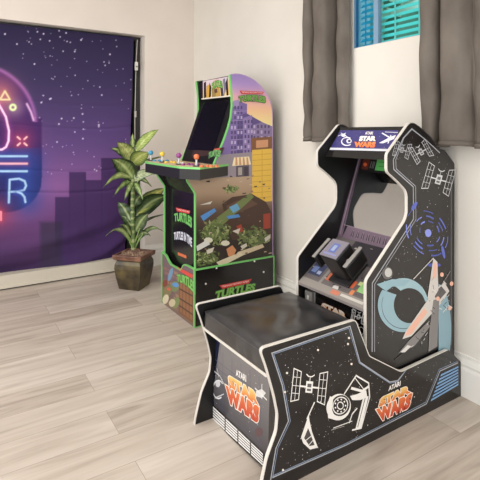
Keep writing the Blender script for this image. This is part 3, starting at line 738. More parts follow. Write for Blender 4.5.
# riser underneath
RX, RZ = -.748, .377
m = MB(); m.prism([(RX, 0), (-.105, 0), (-.105, RZ), (RX, RZ)], TY0 - .014, TY0 - .002, K)
a = Art(m, (0, TY0 - .014, 0), NF)
a.poly([(219.4, 285.4), (251.8, 278.8), (248.8, 283.4), (222.4, 288.8)], (206, 66, 62)); a.up()
a.text('TEENAGE MUTANT NINJA', [(221.4, 285.9), (249.8, 280), (247.8, 282.6), (223, 287.8)], (244, 226, 220), 0)
a.text('TURTLES', [(214.5, 291.2), (254.5, 283), (254.5, 290.5), (214.5, 300)], (124, 180, 88), .05, outline=.05, ocol=(44, 84, 44), arch=.12, shear=.04)
for p in ((216.5, 268), (205.8, 283.8), (254.5, 261.2), (263.6, 272)): a.ell(p, .9, 1, (226, 222, 214), 8)
rs = m.build('riser_side', M_gloss, tc)
m = MB(); m.prism([(RX, 0), (-.105, 0), (-.105, RZ), (RX, RZ)], TY1 + .002, TY1 + .014, K); m.build('riser_side', M_gloss, tc)
for y0, y1 in ((TY0 - .0155, TY0 - .001), (TY1 + .001, TY1 + .0155)):
    m = MB(); m.band([(RX, 0), (-.105, 0), (-.105, RZ), (RX, RZ)], y0, y1, .003, .006, GREEN, closed=True, sign=-1); m.build('riser_trim', M_mold, tc)
# riser front with its dipped top edge and brick street print
dip = [(TY1 + .002, .372), (-1.0, .371), (-1.03, .362), (-1.055, .345), (-1.08, .330), (-1.11, .321), (-1.26, .321), (-1.285, .328), (-1.30, .345), (-1.315, .362), (-1.335, .374), (-1.37, .378), (TY0 - .002, .378)]
m = MB(); oy = dip + [(TY0 - .002, .0), (TY1 + .002, .0)]
m.face([(RX, y, z) for y, z in oy], (112, 92, 98)); m.face([(RX + .012, y, z) for y, z in reversed(oy)], K)
for i in range(len(oy)):
    p, q = oy[i], oy[(i + 1) % len(oy)]; m.face([(RX, q[0], q[1]), (RX, p[0], p[1]), (RX + .012, p[0], p[1]), (RX + .012, q[0], q[1])], K)
a = Art(m, (RX, 0, 0), Vector((-1, 0, 0)), step=.0001)
def rf(u, v): # unit square over the front: u along, v down
    return (162.4 + 33 * u, (257 + 11 * u) * (1 - v) + (302.3 + 25.2 * u) * v)
a.poly([rf(0, .5), rf(1, .45), rf(1, 1), rf(0, 1)], (120, 100, 84)); a.up()
for i in range(9):
    for j in range(6):
        u, v = .02 + j * .165 + (.05 if i % 2 else 0), .2 + i * .085
        if u + .13 < 1: a.poly([rf(u, v), rf(u + .13, v), rf(u + .13, v + .06), rf(u, v + .06)], RND.choice([(138, 104, 96), (124, 96, 104), (150, 118, 100), (108, 86, 92)]))
a.up()
a.poly([rf(.5, .3), rf(.95, .3), rf(.95, .96), rf(.5, .96)], (118, 78, 54)); a.up()
for i in range(4): a.poly([rf(.53 + .1 * i, .34), rf(.60 + .1 * i, .34), rf(.60 + .1 * i, .92), rf(.53 + .1 * i, .92)], (142, 98, 66))
for v in (.48, .66, .8): a.poly([rf(.52, v), rf(.93, v), rf(.93, v + .03), rf(.52, v + .03)], (76, 52, 42))
a.up()
for (u, v, r1, r2, c) in ((.38, .5, 4.5, 5.5, (116, 128, 84)), (.16, .68, 4.2, 6, (124, 116, 78)), (.42, .8, 3.2, 6, (120, 134, 84)), (.1, .88, 3, 5, (206, 196, 166)), (.3, .86, 3.2, 4, (196, 184, 150)), (.08, .55, 2.5, 4, (128, 62, 52)), (.25, .3, 2, 7, (110, 146, 176)), (.4, .46, 3.4, 2.2, (86, 140, 196)), (.2, .62, 2, 1.5, (206, 92, 72))):
    a.ell(rf(u, v), r1, r2, c, 12, .3); a.up(.5)
a.up()
a.poly([rf(.48, .09), rf(.94, .13), rf(.9, .2), rf(.52, .155)], (208, 72, 66)); a.up()
a.text('TURTLES', [rf(.44, .22), rf(.98, .22), rf(.98, .42), rf(.44, .36)], (124, 190, 96), .05, outline=.05, ocol=(44, 80, 44), arch=.3)
m.build('riser_front', M_print, tc)
m = MB(); m.band([(z, y) for y, z in dip], RX - .002, RX + .014, .003, .004, GREEN, sign=-1, axis=lambda x, y, z: (y, z, x)); m.build('riser_trim', M_mold, tc)

# ------------------------------------------------------------------ sit-down space arcade machine
SILV = (158, 160, 166); WH = (206, 200, 192)
sw = thing('arcade_machine', 'black sit-down space arcade machine with built-in padded bench under the window', 'arcade machine', (-.6, -2.64, 0), 'arcade machines')
UY0, UY1 = -2.861, -2.410       # outer faces of the upper cabinet
BY0, BY1 = -2.884, -2.382       # outer faces of the base sides
UO = [(-.375, 1.314), (-.52, 1.180), (-.52, 1.104), (-.455, 1.062), (-.386, 1.010), (-.386, .895), (-.648, .657), (-.648, .10), (-.040, .10), (-.037, 1.122), (-.112, 1.186), (-.17, 1.203), (-.212, 1.246), (-.297, 1.296), (-.34, 1.314)]
UR = rounded(UO, [.012, .014, .018, .015, .03, .035, .015, 0, 0, .01, .01, .02, .02, .02, .01])
nfront = None
def front_of(chain, far_x, z0):   # the part of the outline that faces the player
    return [p for p in chain]
m = MB(); m.prism(UR, UY0, UY0 + .012, K)
a = Art(m, (0, UY0, 0), NF)
a.poly([(410, 128), (432, 145), (452, 168), (452, 344), (372, 344), (373, 284), (413, 220), (413, 187), (392, 168), (393, 156)], (30, 27, 27)); a.up()
def inner(o, wd, col):
    a.line([(440, 153), (427, 141), (411.8, 128.6 + o * .2), (403 + o * .3, 138), (392.5 + o, 160), (393 + o, 169.5 - o * .2), (412.5 + o, 187 - o * .2), (412.7 + o, 219 + o * .2), (371.5 + o, 283 + o * .3), (371.3 + o, 352)], wd, col)
inner(.8, .005, SILV); inner(3.2, .0035, (150, 152, 158)); a.line([(451.2, 172), (451.2, 345)], .003, (120, 120, 126)); a.up()
U_IN = [(412, 134), (428, 146), (450, 166), (450, 262), (392, 262), (417, 222), (417, 186), (397, 166), (398, 158)]
a.stars(U_IN, 150, (392, 130, 452, 265)); a.stars([(377, 285), (450, 240), (450, 345), (377, 345)], 90, (376, 240, 450, 346)); a.up()
def satellite(c, s, rot, col=(206, 204, 200), gap=1.0):
    """a small line-drawn probe: two lattice panels on a boom either side of a round hub"""
    def T(x, y): return (c[0] + s * (x * math.cos(rot) - y * math.sin(rot)), c[1] + s * (x * math.sin(rot) + y * math.cos(rot)))
    for sx in (-1, 1):
        q = [(sx * .55, -.85), (sx * 1.0, -1.0), (sx * 1.0, .95), (sx * .55, .8)]
        a.line([T(*p) for p in q], .0035, col, True)
        for v in (-.5, 0, .45): a.line([T(sx * .55, v), T(sx * 1.0, v)], .002, col)
        a.line([T(sx * .78, -.9), T(sx * .78, .88)], .002, col)
    a.line([T(-.55, 0), T(.55, 0)], .006, col); a.up()
    a.poly([T(-.2, -.34), T(.2, -.34), T(.2, .34), T(-.2, .34)], col); a.up(); a.poly([T(-.12, -.2), T(.12, -.2), T(.12, .02), T(-.12, .02)], (90, 88, 88)); a.poly([T(-.12, .1), T(.12, .1), T(.12, .24), T(-.12, .24)], (90, 88, 88)); a.up()
    a.line([T(0, -.34), T(0, -.62)], .003, col); a.line([T(-.24, -.74), T(-.1, -.62), T(.1, -.62), T(.24, -.74)], .004, col); a.up()
satellite((402, 150), 8, .25, (150, 150, 152)); satellite((421, 152), 9.5, -.5, (176, 176, 178)); satellite((438.5, 179.5), 14, .28, (198, 198, 198))
# blue spiral of stars
for i in range(7):
    t0 = -2.8 + i * .9
    for k in range(3): a.arc((428, 232), 8 + 4.2 * k + i * .8, 10 + 6.2 * k + i * .8, .0045 + .003 * (i % 2), [(92, 104, 186), (120, 130, 208), (70, 80, 150)][(i + k) % 3], t0 + k * .8, t0 + k * .8 + .55, 8, -.5)
a.up(); a.ell((428, 233), 3.2, 4, (130, 140, 214), 12); a.ell((414, 206), 2, 5, (84, 96, 178), 8, .6); a.ell((443, 252), 1.6, 7, (84, 96, 178), 8, -.2); a.ell((434, 265), 7, 2, (70, 80, 160), 8); a.up()
# pale blue ringed crescent
def ringshape(c, rx, ry, r2x, r2y, a0, a1, col, n=30, off=(0, 0)):
    P = [(c[0] + rx * math.cos(a0 + (a1 - a0) * i / n), c[1] + ry * math.sin(a0 + (a1 - a0) * i / n)) for i in range(n + 1)]
    R = [(c[0] + off[0] + r2x * math.cos(a0 + (a1 - a0) * i / n), c[1] + off[1] + r2y * math.sin(a0 + (a1 - a0) * i / n)) for i in range(n + 1)]
    for i in range(n): a.poly([P[i], P[i + 1], R[i + 1], R[i]], col)
BLU = (136, 166, 176)
a.ell((451.3 - 13, 330), 12.6, 46, (126, 158, 170), 24, 0, -math.pi / 2, math.pi / 2); a.up()
ringshape((403, 305), 25.5, 27, 15.5, 18, .6, 3.75, BLU, off=(6, 0)); ringshape((403, 305), 25, 27, 16, 17, 4.15, 6.1, (146, 174, 182), off=(6, 0)); a.up()
a.poly([(376.5, 284), (392, 279), (410, 280), (404, 286), (392, 286.5), (386, 291), (380, 287)], BLU); a.arc((403, 305), 21.5, 23.5, .0025, (60, 70, 78), 1.2, 3.5, 20); a.up()
a.ell((387, 273), 5.5, 6.5, (90, 88, 88), 14); a.up(); a.ell((388, 272.5), 3.6, 4.6, (182, 180, 176), 12); a.up()
# grey and salmon rocket with swept wings
G1, G2, SAL = (196, 190, 184), (120, 116, 114), (222, 170, 148)
a.poly([(402, 339), (405.5, 331), (434, 290), (444, 282), (449, 291), (441, 303), (411, 336)], G1); a.up()
a.poly([(404, 336), (407, 330), (424, 308), (427, 312), (411, 334)], SAL); a.poly([(432, 294), (441, 286), (446, 292), (438, 301)], (84, 80, 80)); a.up()
a.poly([(433, 258), (437, 262), (438, 290), (431, 302), (427, 298)], G1); a.poly([(434, 262), (436.5, 264), (436, 276), (432, 280)], SAL); a.poly([(433, 300), (439, 298), (437, 346), (428, 352), (429, 330)], G2); a.up()
a.poly([(398, 353), (408, 341), (427, 322), (430, 326), (414, 346)], G2); a.poly([(400, 352), (407, 345), (411, 346), (404, 352.5)], (206, 202, 196)); a.up()
a.line([(413, 279), (433, 258)], .005, G1); a.line([(441, 285), (450, 271)], .006, G2); a.line([(404, 352), (394, 360)], .005, (50, 46, 46))
for p in ((441.5, 274.5), (453 - 1.8, 283.5), (437.5, 298.5), (449.5, 308)): a.ell(p, 1.9, 2.3, SAL, 10)
for i in range(26):
    x, y = RND.uniform(428, 448), RND.uniform(280, 318); a.line([(x, y), (x + RND.uniform(-5, 5), y + RND.uniform(-5, 5))], .003, RND.choice([(60, 58, 58), (214, 208, 202), (150, 146, 144)]))
for i in range(14):
    y = RND.uniform(318, 350); x = 432 - (y - 318) * .55 + RND.uniform(-5, 6); a.line([(x, y), (x + RND.uniform(-3, 3), y + RND.uniform(-4, 4))], .003, RND.choice([(64, 60, 60), (206, 200, 196)]))
m.build('side_panel', M_gloss, sw)
m = MB(); m.prism(UR, UY1 - .012, UY1, (20, 19, 19)); m.build('side_panel', M_print, sw)
# front edge chain: from the apex down to the base
i0 = min(range(len(UR)), key=lambda i: (UR[i][0] + .37) ** 2 + (UR[i][1] - 1.318) ** 2); i1 = min(range(len(UR)), key=lambda i: (UR[i][0] + .648) ** 2 + (UR[i][1] - .10) ** 2)
fr = UR[i0:i1 + 1]; bk = UR[i1 + 1:] + UR[:i0 + 1]
for y0, y1 in ((UY0 - .0008, UY0 + .0125), (UY1 - .0125, UY1 + .0008)):
    m = MB(); m.band(fr, y0, y1, .002, .0015, WH, sign=-1); m.build('edge_trim', M_mold, sw)
    m = MB(); m.band(bk, y0, y1, .002, .002, (34, 32, 34), sign=-1); m.build('edge_trim', M_mold, sw)
# base sides
BO = [(-1.200, .522), (-.735, .522), (-.655, .356), (-.457, .237), (-.122, .249), (-.022, .165), (-.022, 0), (-1.203, 0), (-1.198, .03), (-1.17, .13), (-1.128, .21), (-1.122, .27), (-1.138, .34), (-1.172, .45)]
BR = rounded(BO, [.024, .016, .012, .02, .012, .006, 0, 0, .01, .015, .015, .015, .015, .02])
m = MB(); m.prism(BR, BY0, BY0 + .012, K)
a = Art(m, (0, BY0, 0), NF)
B_IN = [(274, 356), (349, 329), (357, 365), (390, 385), (404, 374), (446, 354), (456, 362), (440, 372), (428, 402), (345, 446), (278, 474), (282, 446), (292, 420)]
def inner2(d, wd, col):
    a.line([(270.6 + d, 480 - d), (276 + d, 448), (288.5 + d, 421 + d * .1), (282.2 + d * .9, 385), (271.8 + d, 353.2 + d * .5), (350 - d * .6, 326.2 + d), (360 - d * .5, 362.3 + d * .3), (389.8, 382 + d * .6), (397.8, 380.6 + d * .6), (406.5, 369.5)], wd, col)
inner2(0, .0045, SILV); inner2(1.9, .003, (120, 136, 158)); 
for d, wd, c in ((0, .0045, SILV), (-1.6, .003, (120, 136, 158))): a.line([(272.5, 477.5 + d), (345, 445.5 + d), (374, 430.8 + d), (426.5 + d * .5, 403.8 + d), (440 + d * .6, 371 + d), (458, 362.8 + d)], wd, c)
a.up()
a.stars(B_IN, 330, (270, 326, 456, 474), r=(.0007, .0024))
for p in ((318, 350), (348, 344), (349, 326 + 12), (351.5, 364), (283, 470), (273 + 12, 392), (287, 373)): a.ell(p, 1.1, 1.2, (226, 214, 200), 8)
a.up()
CW = (226, 222, 216)
satellite((309.2, 387), 17, .10, CW)
# small tilted shuttle below
a.poly([(306.5, 421), (308.5, 414), (309.5, 421), (312, 432), (317.8, 447.5), (310, 449.5), (303, 443), (301, 437)], CW); a.up()
a.poly([(304, 438), (308, 428), (310.5, 434), (314.5, 445), (309.5, 446)], (70, 66, 66)); a.line([(314.5, 402), (306.8, 419)], .006, CW); a.up()
a.line([(305, 441), (311, 436)], .003, CW); a.line([(308, 446), (313, 440)], .003, CW)
# round windowed capsule with an antenna wing
a.ell((338.5, 407), 12, 13.5, CW, 24, .4); a.up(); a.ell((340.2, 405.5), 9.4, 10.8, (46, 43, 43), 24, .4); a.up()
a.arc((340.2, 405.5), 7.2, 8.6, .004, CW, 0, 6.28, 24, .4); a.arc((340.2, 405.5), 3, 3.6, .004, CW, 0, 6.28, 14)
for t in range(9): a.ell((340.2 + 5.2 * math.cos(t * .7), 405.5 + 6.2 * math.sin(t * .7)), .8, .9, CW, 8)
a.poly([(327, 404), (330, 396), (333, 398), (332, 410), (336, 420), (328, 418)], CW)
a.line([(344, 394), (356, 375.5), (368.5, 383), (369.5, 397), (361, 428), (352, 430)], .006, CW); a.line([(351, 388), (362, 391), (369, 386)], .010, CW); a.line([(355, 378), (365, 391)], .003, CW); a.poly([(350, 396), (357, 394), (366, 390), (367, 397), (360, 400), (352, 400)], CW)
a.poly([(363, 397), (368.5, 396), (361, 427), (355, 430), (358, 418)], CW); a.up(); a.line([(365, 398), (357.5, 427)], .004, (60, 56, 56)); a.line([(352, 414), (357, 408)], .006, CW); a.line([(349, 423), (352, 414)], .005, CW); a.line([(333, 428), (352, 421)], .003, CW); a.line([(331, 430), (344, 426)], .002, (170, 166, 160)); a.up()
# lettering
def fire(t): return mix((182, 60, 40), (212, 112, 58), t)
def gold(t): return mix((208, 108, 48), (230, 198, 118), t)
def logo(q1, q2, q3, fill1=gold, fill2=fire, oc=(240, 228, 214)):
    a.text('ATARI', q1, (238, 232, 226), .03)
    a.text('STAR', q2, fill1, .075, outline=.045, ocol=oc, spacing=1.0); a.text('WARS', q3, fill2, .075, outline=.045, ocol=oc)
logo([(388.6, 386.3), (400.6, 380.5), (400.2, 385.5), (388.2, 391)], [(380.5, 397.6), (409, 384.6), (410.6, 392.5), (378, 407.5)], [(375.6, 409.2), (413, 391.8), (409, 408), (379, 422.2)])
# blue vent stripes at the wall end
for i in range(7):
    y = 374.2 + i * 4.1; xl = 440.5 - i * 1.55; yr = 365.8 + i * 2.9
    a.poly([(xl, y), (458, yr), (458, yr + 1.75), (xl - .6, y + 2.3)], (112, 150, 188))
m.build('base_side_panel', M_gloss, sw)
m = MB(); m.prism(BR, BY1 - .012, BY1, (20, 19, 19)); m.build('base_side_panel', M_print, sw)
j0 = min(range(len(BR)), key=lambda i: (BR[i][0] + 1.203) ** 2 + BR[i][1] ** 2); j1 = min(range(len(BR)), key=lambda i: (BR[i][0] + .122) ** 2 + (BR[i][1] - .25) ** 2)
j2 = min(range(len(BR)), key=lambda i: (BR[i][0] + .022) ** 2 + BR[i][1] ** 2)
for y0, y1 in ((BY0 - .0008, BY0 + .0125), (BY1 - .0125, BY1 + .0008)):
    m = MB(); m.band(BR[j0:] + BR[:j1 + 1], y0, y1, .002, .0015, WH, sign=1); m.build('edge_trim', M_mold, sw)
    m = MB(); m.band(BR[j1:j2 + 1], y0, y1, .002, .002, (40, 38, 38), sign=1); m.build('edge_trim', M_mold, sw)
BI0, BI1 = BY0 + .0125, BY1 - .0125
# bench: rail, cushion, front artwork, grille
m = MB(); m.box((-1.166, BI0, .406), (-.69, BI1, .418), (206, 200, 190)); m.build('seat_rail', M_mold, sw, .003)
def cushion():
    x0, x1, y0, y1, z0, z1 = -1.164, -.700, BI0 + .006, BI1 - .020, .420, .503
    NX, NY = 40, 34; vs = []; fs = []
    for i in range(NX + 1):
        for j in range(NY + 1):
            u, v = i / NX, j / NY; e = (1 - (2 * u - 1) ** 6) * (1 - (2 * v - 1) ** 6)
            z = z1 - .014 + .024 * max(0, e) ** .5 - .006 * math.exp(-((u - .45) ** 2 + (v - .5) ** 2) / .08) + .0016 * math.sin(u * 24 + 3 * math.sin(v * 9)) * e
            vs.append((x0 + (x1 - x0) * u, y0 + (y1 - y0) * v, z))
    for i in range(NX):
        for j in range(NY): fs.append((i * (NY + 1) + j, (i + 1) * (NY + 1) + j, (i + 1) * (NY + 1) + j + 1, i * (NY + 1) + j + 1))
    mb = MB(); mb.shared(vs, fs)
    rim = [i * (NY + 1) for i in range(NX + 1)] + [NX * (NY + 1) + j for j in range(1, NY + 1)] + [i * (NY + 1) + NY for i in range(NX - 1, -1, -1)] + [j for j in range(NY - 1, 0, -1)]
    rv = [vs[k] for k in rim]; n = len(rv); cx, cy = (x0 + x1) / 2, (y0 + y1) / 2
    lv = []; K2 = 5
    for k in range(K2 + 1):
        t = k / K2
        for q, (x, y, z) in enumerate(rv):
            b = .004 * math.sin(math.pi * t); w_ = .0018 * math.sin(q * .9 + 3 * math.sin(q * .23)) * math.sin(math.pi * t)
            dx, dy = (x - cx) / (x1 - x0) * 2, (y - cy) / (y1 - y0) * 2
            lv.append((x + (b + w_) * (1 if abs(dx) > .98 else 0) * (1 if dx > 0 else -1), min(max(y, y0), y1), z + (z0 - z) * t))
    mb.shared(lv, [(k * n + q, k * n + (q + 1) % n, (k + 1) * n + (q + 1) % n, (k + 1) * n + q) for k in range(K2) for q in range(n)])
    o = mb.build('seat_cushion', M_leather, sw)
    pm = MB(); pm.tube([Vector(p) + Vector((0, 0, .001)) for p in rv] + [Vector(rv[0]) + Vector((0, 0, .001))], .0035, seg=6); pm.build('piping', M_leather, o)
cushion()
# front of the bench, leaning a little
FP = [Vector((-1.098, 0, .406)), Vector((-1.114, 0, .02))]
m = MB(); m.hexa([(-1.114, BI0, .02), (-1.098, BI0, .02), (-1.098, BI1, .02), (-1.114, BI1, .02), (-1.098, BI0, .406), (-1.082, BI0, .406), (-1.082, BI1, .406), (-1.098, BI1, .406)], (34, 32, 33))
fn = Vector((-.386, 0, .016)).normalized(); a = Art(m, FP[0], fn, step=.00008)
a.poly([(216, 338), (270, 372), (268, 458), (211.5, 404)], lambda x, y: mix((126, 122, 122), (62, 60, 64), (y - 341 - (x - 206) * .55) / 62)); a.up()  # grey fade: reflection on the glossy board, painted into its colour
a.poly([(216, 338), (220, 341), (213, 372), (214, 406), (211.5, 404)], (30, 34, 58)); a.up()
for i in range(7): a.line([(211, 356 + i * 7), (262, 396 + i * 8.4)], .0018, (74, 78, 104))
for i in range(6): a.line([(214 + i * 9, 346 + i * 6), (213 + i * 9.6, 400 + i * 9)], .0018, (74, 78, 104))
a.up()
a.stars([(207, 345), (265, 382), (261, 450), (213, 402)], 80, (206, 342, 267, 452)); a.up()
a.arc((218.5, 389.5), 5.5, 9, .006, (214, 212, 212), 1.0, 5.6, 16); a.ell((218, 384), 2.4, 3.2, (196, 196, 198), 10); a.line([(213, 370), (220, 376), (224, 384)], .004, (206, 206, 208)); a.line([(217, 368), (219, 377)], .003, (206, 206, 208)); a.line([(215, 398), (224, 394)], .004, (196, 196, 198)); a.up()
a.poly([(256, 391), (262, 389), (266, 393), (262, 398), (256, 396)], (210, 208, 206)); a.line([(255, 388), (267, 400)], .005, (222, 220, 216)); a.line([(262, 384), (262, 399)], .004, (222, 220, 216)); a.up()
a.line([(248, 409), (258, 425)], .003, (170, 166, 166)); a.ell((259, 432), 4, 5, (86, 62, 66), 10); a.up()
logo([(235.8, 369), (246.2, 375.2), (246.4, 382), (236, 375.6)], [(228, 374.6), (257.6, 392.4), (259.4, 406.4), (229.6, 388.4)], [(225.4, 383.4 + 1), (260, 407), (258.6, 424), (227.2, 402.4)])
# speaker grille: short white slats in three columns
def gp(u, v): return (212.2 + (264.2 - 212.2) * u, (404.2 + (453.5 - 404.2) * u) * (1 - v) + (420 + (468 - 420) * u) * v)
a.poly([gp(0, -.04), gp(1, -.04), gp(1, 1), gp(0, 1)], (24, 22, 22)); a.up()
for c0, c1 in ((.02, .245), (.265, .49), (.51, .735), (.755, .98)):
    for r_ in range(5): a.poly([gp(c0, .07 + r_ * .175), gp(c1, .07 + r_ * .175), gp(c1, .07 + r_ * .175 + .115), gp(c0, .07 + r_ * .175 + .115)], (224, 222, 220))
m.build('bench_front', M_gloss, sw)
# cabinet interior: back, top, marquee, floor
UI0, UI1 = UY0 + .012, UY1 - .012
m = MB(); m.box((-.07, UI0, .02), (-.055, UI1, 1.13), K); m.build('back_panel', M_print, sw)
m = MB(); m.hexa([(-.37, UI0, 1.285), (-.07, UI0, 1.13), (-.07, UI1, 1.13), (-.37, UI1, 1.285), (-.37, UI0, 1.296), (-.06, UI0, 1.14), (-.06, UI1, 1.14), (-.37, UI1, 1.296)], K); m.build('top_panel', M_print, sw)
m = MB(); m.hexa([(-.475, UI0, 1.150), (-.30, UI0, 1.150), (-.30, UI1, 1.150), (-.475, UI1, 1.150), (-.372, UI0, 1.300), (-.30, UI0, 1.268), (-.30, UI1, 1.268), (-.372, UI1, 1.300)], K)
qn = Vector((-.150, 0, .103)).normalized(); a = Art(m, (-.475, 0, 1.150), qn)
MQ = [(340.5, 130.3), (398.5, 130.3), (394.2, 151.0), (330.0, 149.0)]
a.poly(MQ, (62, 58, 114)); a.up()
a.poly([(330.6, 147.6), (394.5, 149.2), (394.2, 151.4), (329.6, 149.8)], (204, 204, 212)); a.up()
a.stars(MQ, 50, (330, 130, 399, 149), r=(.0006, .0013))
a.line([(338, 136), (346, 133)], .004, (220, 218, 226)); a.line([(341, 133), (349, 138)], .004, (206, 204, 216)); a.ell((343.5, 135.3), 2.2, 1.6, (226, 224, 230), 10); a.up()
a.arc((347, 141.5), 5.4, 4, .006, (226, 224, 230), .8, 5.4, 16); a.ell((349, 141), 2.8, 2.4, (210, 208, 216), 10); a.up(); a.ell((349.3, 141), 1.5, 1.3, (60, 56, 90), 8)
a.poly([(379, 143), (391, 136.6), (396, 135), (394, 139), (383, 143.4)], (224, 222, 226)); a.line([(382, 133), (392, 139)], .006, (224, 222, 226)); a.line([(388, 143.5), (391, 135)], .006, (214, 212, 218)); a.line([(385, 132), (398, 132.6)], .004, (190, 188, 198)); a.up()
logo([(365.5, 131.6), (373, 131.6), (372.6, 134.6), (365, 134.6)], [(360, 136), (376.5, 136), (375.8, 141.2), (358.8, 141.2)], [(354.6, 141.8), (376.2, 141.8), (375, 147.8), (353.8, 147.2)],
     lambda t: mix((240, 226, 214), (255, 245, 236), t), lambda t: mix((228, 112, 66), (238, 140, 84), t), (70, 52, 70))
m.build('marquee', M_gloss, sw)
# bezel under the marquee and the leaning screen
DB = Vector((-.380, 0, .728)); DF = Vector((-.648, 0, .535)); ST = Vector((-.226, 0, 1.15))
m = MB(); m.hexa([(DB.x, UI0, DB.z), (DB.x + .12, UI0, DB.z), (DB.x + .12, UI1, DB.z), (DB.x, UI1, DB.z), (ST.x, UI0, ST.z), (ST.x + .05, UI0, ST.z), (ST.x + .05, UI1, ST.z), (ST.x, UI1, ST.z)], (22, 20, 21))
tn = Vector((DB.z - ST.z, 0, ST.x - DB.x)).normalized()
if tn.x > 0: tn = -tn
a = Art(m, DB, tn, step=.0001)
PU, PL_, PD = (106, 88, 102), (146, 126, 138), (58, 46, 58)
def bz(u, v):  # u across from the far side to the near side, v up
    y = UI1 + (UI0 - UI1) * u; p = DB + (ST - DB) * v; q = Vector((p.x, y, p.z)); d = q - CAMP
    zc = d.x * math.sin(YAW) + d.y * math.cos(YAW); xc = d.x * math.cos(YAW) - d.y * math.sin(YAW)
    return (240 + FPX * xc / zc, HY - FPX * d.z / zc)
a.k = 8
a.poly([bz(.07, 0), bz(1, 0), bz(1, .13), bz(.12, .15)], PU); a.poly([bz(0, 0), bz(.07, 0), bz(.075, .15), bz(.065, .45), bz(.0, .45), bz(.0, .1)], PU); a.poly([bz(.0, .45), bz(.065, .45), bz(.075, .5), bz(.06, .7), bz(.065, .97), bz(.01, .97), bz(.005, .7)], (84, 68, 80)); a.up(2)
a.line([bz(.03, .03), bz(.025, .45), bz(.03, .97)], .006, PL_); a.line([bz(.052, .1), bz(.05, .45)], .004, PD); a.line([bz(.06, .15), bz(1, .13)], .005, PL_)
for i in range(10): u = .2 + i * .08; a.poly([bz(u, .035), bz(u + .045, .035), bz(u + .04, .10), bz(u + .01, .10)], PD); a.line([bz(u + .022, .03), bz(u + .024, .11)], .003, PL_)
a.poly([bz(.07, .80), bz(1, .80), bz(1, 1), bz(.07, 1)], (18, 17, 18)); a.up(2)
a.poly([bz(.10, .83), bz(.21, .83), bz(.21, .96), bz(.10, .96)], (92, 42, 34)); a.poly([bz(.32, .83), bz(.49, .83), bz(.49, .97), bz(.32, .97)], (92, 176, 92)); a.up(2)
a.ell(bz(.15, .89), 1.8, 2.0, (214, 96, 54), 10); a.line([bz(.36, .93), bz(.45, .93)], .003, (60, 120, 66)); a.line([bz(.36, .88), bz(.45, .88)], .003, (60, 120, 66))
for u in (.24, .27, .29, .53, .57, .61): a.line([bz(u, .85), bz(u, .93)], .004, (120, 120, 118))
m.build('screen_bezel', M_print, sw)
m = MB(); s3 = lambda u, v: (DB + (ST - DB) * v + tn * .002) + Vector((0, UI1 + (UI0 - UI1) * u, 0))
m.face([s3(.075, .15), s3(.985, .13), s3(.985, .80), s3(.075, .80)]); m.build('screen', M_screen, sw)
# control panel: sloping printed deck
m = MB(); dn = Vector((-(DB.z - DF.z), 0, DB.x - DF.x)).normalized()
m.hexa([(DF.x, UI0, DF.z - .012), (DB.x + .05, UI0, DF.z - .012), (DB.x + .05, UI1, DF.z - .012), (DF.x, UI1, DF.z - .012), (DF.x, UI0, DF.z), (DB.x + .05, UI0, DB.z + .05 * (DB.z - DF.z) / (DB.x - DF.x)), (DB.x + .05, UI1, DB.z + .05 * (DB.z - DF.z) / (DB.x - DF.x)), (DF.x, UI1, DF.z)], (128, 120, 118))
m.build('control_deck', M_print, sw)
m = MB(); a = Art(m, DF, dn, step=.0001)
def dp(u, v):  # u across far to near, v from the player towards the screen
    y = UI1 + (UI0 - UI1) * u; p = DF + (DB - DF) * v; d = Vector((p.x, y, p.z)) - CAMP
    zc = d.x * math.sin(YAW) + d.y * math.cos(YAW); xc = d.x * math.cos(YAW) - d.y * math.sin(YAW)
    return (240 + FPX * xc / zc, HY - FPX * d.z / zc)
def dq(u0, v0, u1, v1, c): a.poly([dp(u0, v0), dp(u1, v0), dp(u1, v1), dp(u0, v1)], c)
dq(0, 0, 1, 1, (100, 93, 92)); a.up()
dq(.0, .0, 1, .12, (142, 135, 128)); dq(.02, .2, .22, .42, (56, 62, 88)); dq(.0, .44, .24, .9, (40, 38, 42)); dq(.76, .4, 1, 1, (34, 32, 36)); dq(.26, .12, .30, .5, (136, 130, 126)); dq(.3, .62, .76, 1, (52, 48, 54)); a.up()
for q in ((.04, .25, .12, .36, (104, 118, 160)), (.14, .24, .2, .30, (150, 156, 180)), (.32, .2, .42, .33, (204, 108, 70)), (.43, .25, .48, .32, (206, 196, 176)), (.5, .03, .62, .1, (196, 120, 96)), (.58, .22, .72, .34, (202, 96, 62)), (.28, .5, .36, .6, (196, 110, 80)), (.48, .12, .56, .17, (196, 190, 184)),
          (.78, .2, .9, .38, (150, 200, 128)), (.72, .12, .77, .2, (206, 128, 84)), (.74, .3, .79, .36, (206, 214, 150)), (.82, .5, .9, .58, (196, 92, 74)), (.84, .64, .9, .72, (170, 196, 120)), (.88, .78, .97, .9, (200, 84, 62)), (.92, .15, .98, .4, (96, 96, 140)), (.84, .80, .99, .99, (196, 186, 172)), (.93, .46, .97, .6, (170, 160, 156)), (.78, .44, .8, .95, (110, 106, 108)), (.64, .05, .95, .09, (196, 190, 180)), (.04, .5, .06, .86, (120, 116, 120))): dq(*q)  # beige patch at the near screen corner is a painted-in reflection
a.up()
for k in range(46):
    u, v = RND.uniform(.02, .95), RND.uniform(.13, .95); e = RND.uniform(.015, .04); dq(u, v, u + e, v + e * RND.uniform(.4, 1.2), RND.choice([(52, 48, 50), (150, 144, 138), (40, 38, 42), (88, 84, 100), (172, 164, 156), (176, 92, 64)]))
m.build('control_artwork', M_print, sw)
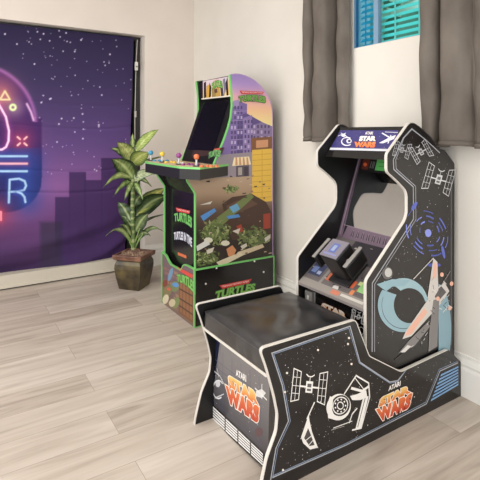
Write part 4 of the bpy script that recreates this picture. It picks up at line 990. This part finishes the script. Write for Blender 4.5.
# coin panel below the deck
m = MB(); m.box((-.600, UI0, .05), (-.585, UI1, .522), (22, 20, 20)); a = Art(m, (-.600, 0, 0), Vector((-1, 0, 0)))
a.text('STAR', [(322.4, 302.4), (345.6, 312.4), (348, 320.5), (320.4, 308)], lambda t: mix((236, 196, 150), (250, 244, 236), t), .07, outline=.03, ocol=(224, 140, 100))
a.text('WARS', [(317, 311), (350, 326), (350, 338), (317, 322)], fire, .07, outline=.04, ocol=(240, 220, 200))
a.line([(352, 309.5), (352.5, 330)], .004, (196, 192, 188)); a.line([(315, 292.5), (315, 304)], .005, (196, 192, 188))
satellite((358.5, 317), 7, .2, (206, 204, 200)); a.arc((361, 331), 3, 4, .004, (176, 174, 172), 0, 6.2, 12)
m.build('coin_panel', M_gloss, sw)
m = MB(); m.box((-.618, -2.489, .436), (-.599, -2.436, .494), (136, 132, 128)); m.box((-.622, -2.470, .455), (-.617, -2.455, .475), (206, 202, 196)); m.build('coin_door', M_plastic, sw, .003)
# flight yoke on the deck
yk = Vector((-.535, -2.648, 0)); yk.z = DF.z + (DB.z - DF.z) * (yk.x - DF.x) / (DB.x - DF.x)
e1 = (DB - DF).normalized(); e2 = Vector((0, -1, 0)); e3 = dn
def loc(p): return yk + e1 * p[0] * 1.06 + e2 * p[1] * 1.0 + e3 * p[2] * 1.1
def block(mb, x0, x1, y0, y1, z0, z1, col, tx=0, tw=0):   # along the slope, across, off the deck; the top may shift by tx and widen by tw
    mb.hexa([loc(p) for p in ((x0, y0, z0), (x1, y0, z0), (x1, y1, z0), (x0, y1, z0), (x0 + tx - tw, y0 - tw, z1), (x1 + tx + tw, y0 - tw, z1), (x1 + tx + tw, y1 + tw, z1), (x0 + tx - tw, y1 + tw, z1))], col)
m = MB(); block(m, -.07, .075, -.065, .065, 0, .010, (34, 32, 34)); yb = m.build('yoke_base', M_plastic, sw, .004)
m = MB(); block(m, -.045, .05, -.05, .05, .01, .135, (26, 24, 25), .0, .004)
m.build('yoke_body', M_plastic, sw, .005)
m = MB(); block(m, -.047, .052, -.052, .052, .137, .141, (126, 120, 130)); block(m, -.02, .03, -.02, .02, .1405, .142, (88, 104, 166)); block(m, -.035, -.026, -.04, .04, .1405, .1418, (128, 132, 176)); block(m, -.012, .02, -.010, .010, .1415, .1428, (150, 160, 186))
m.build('yoke_plate', M_plastic, sw)
for s in (-1, 1):
    m = MB(); m.tube([loc((.0, s * .05, .085)), loc((.0, s * .1, .085))], .012, (150, 146, 144), seg=12); m.build('yoke_axle', M_plastic, sw)
    m = MB(); block(m, -.055, .06, s * .1 - .009, s * .1 + .009, .05, .118, (28, 26, 27), 0, 0); g = m.build('yoke_grip', M_plastic, sw, .008)
    m = MB(); block(m, -.058, .063, s * .1 - .0095, s * .1 + .0095, .117, .123, (138, 134, 130)); m.build('grip_edge', M_plastic, g, .003)
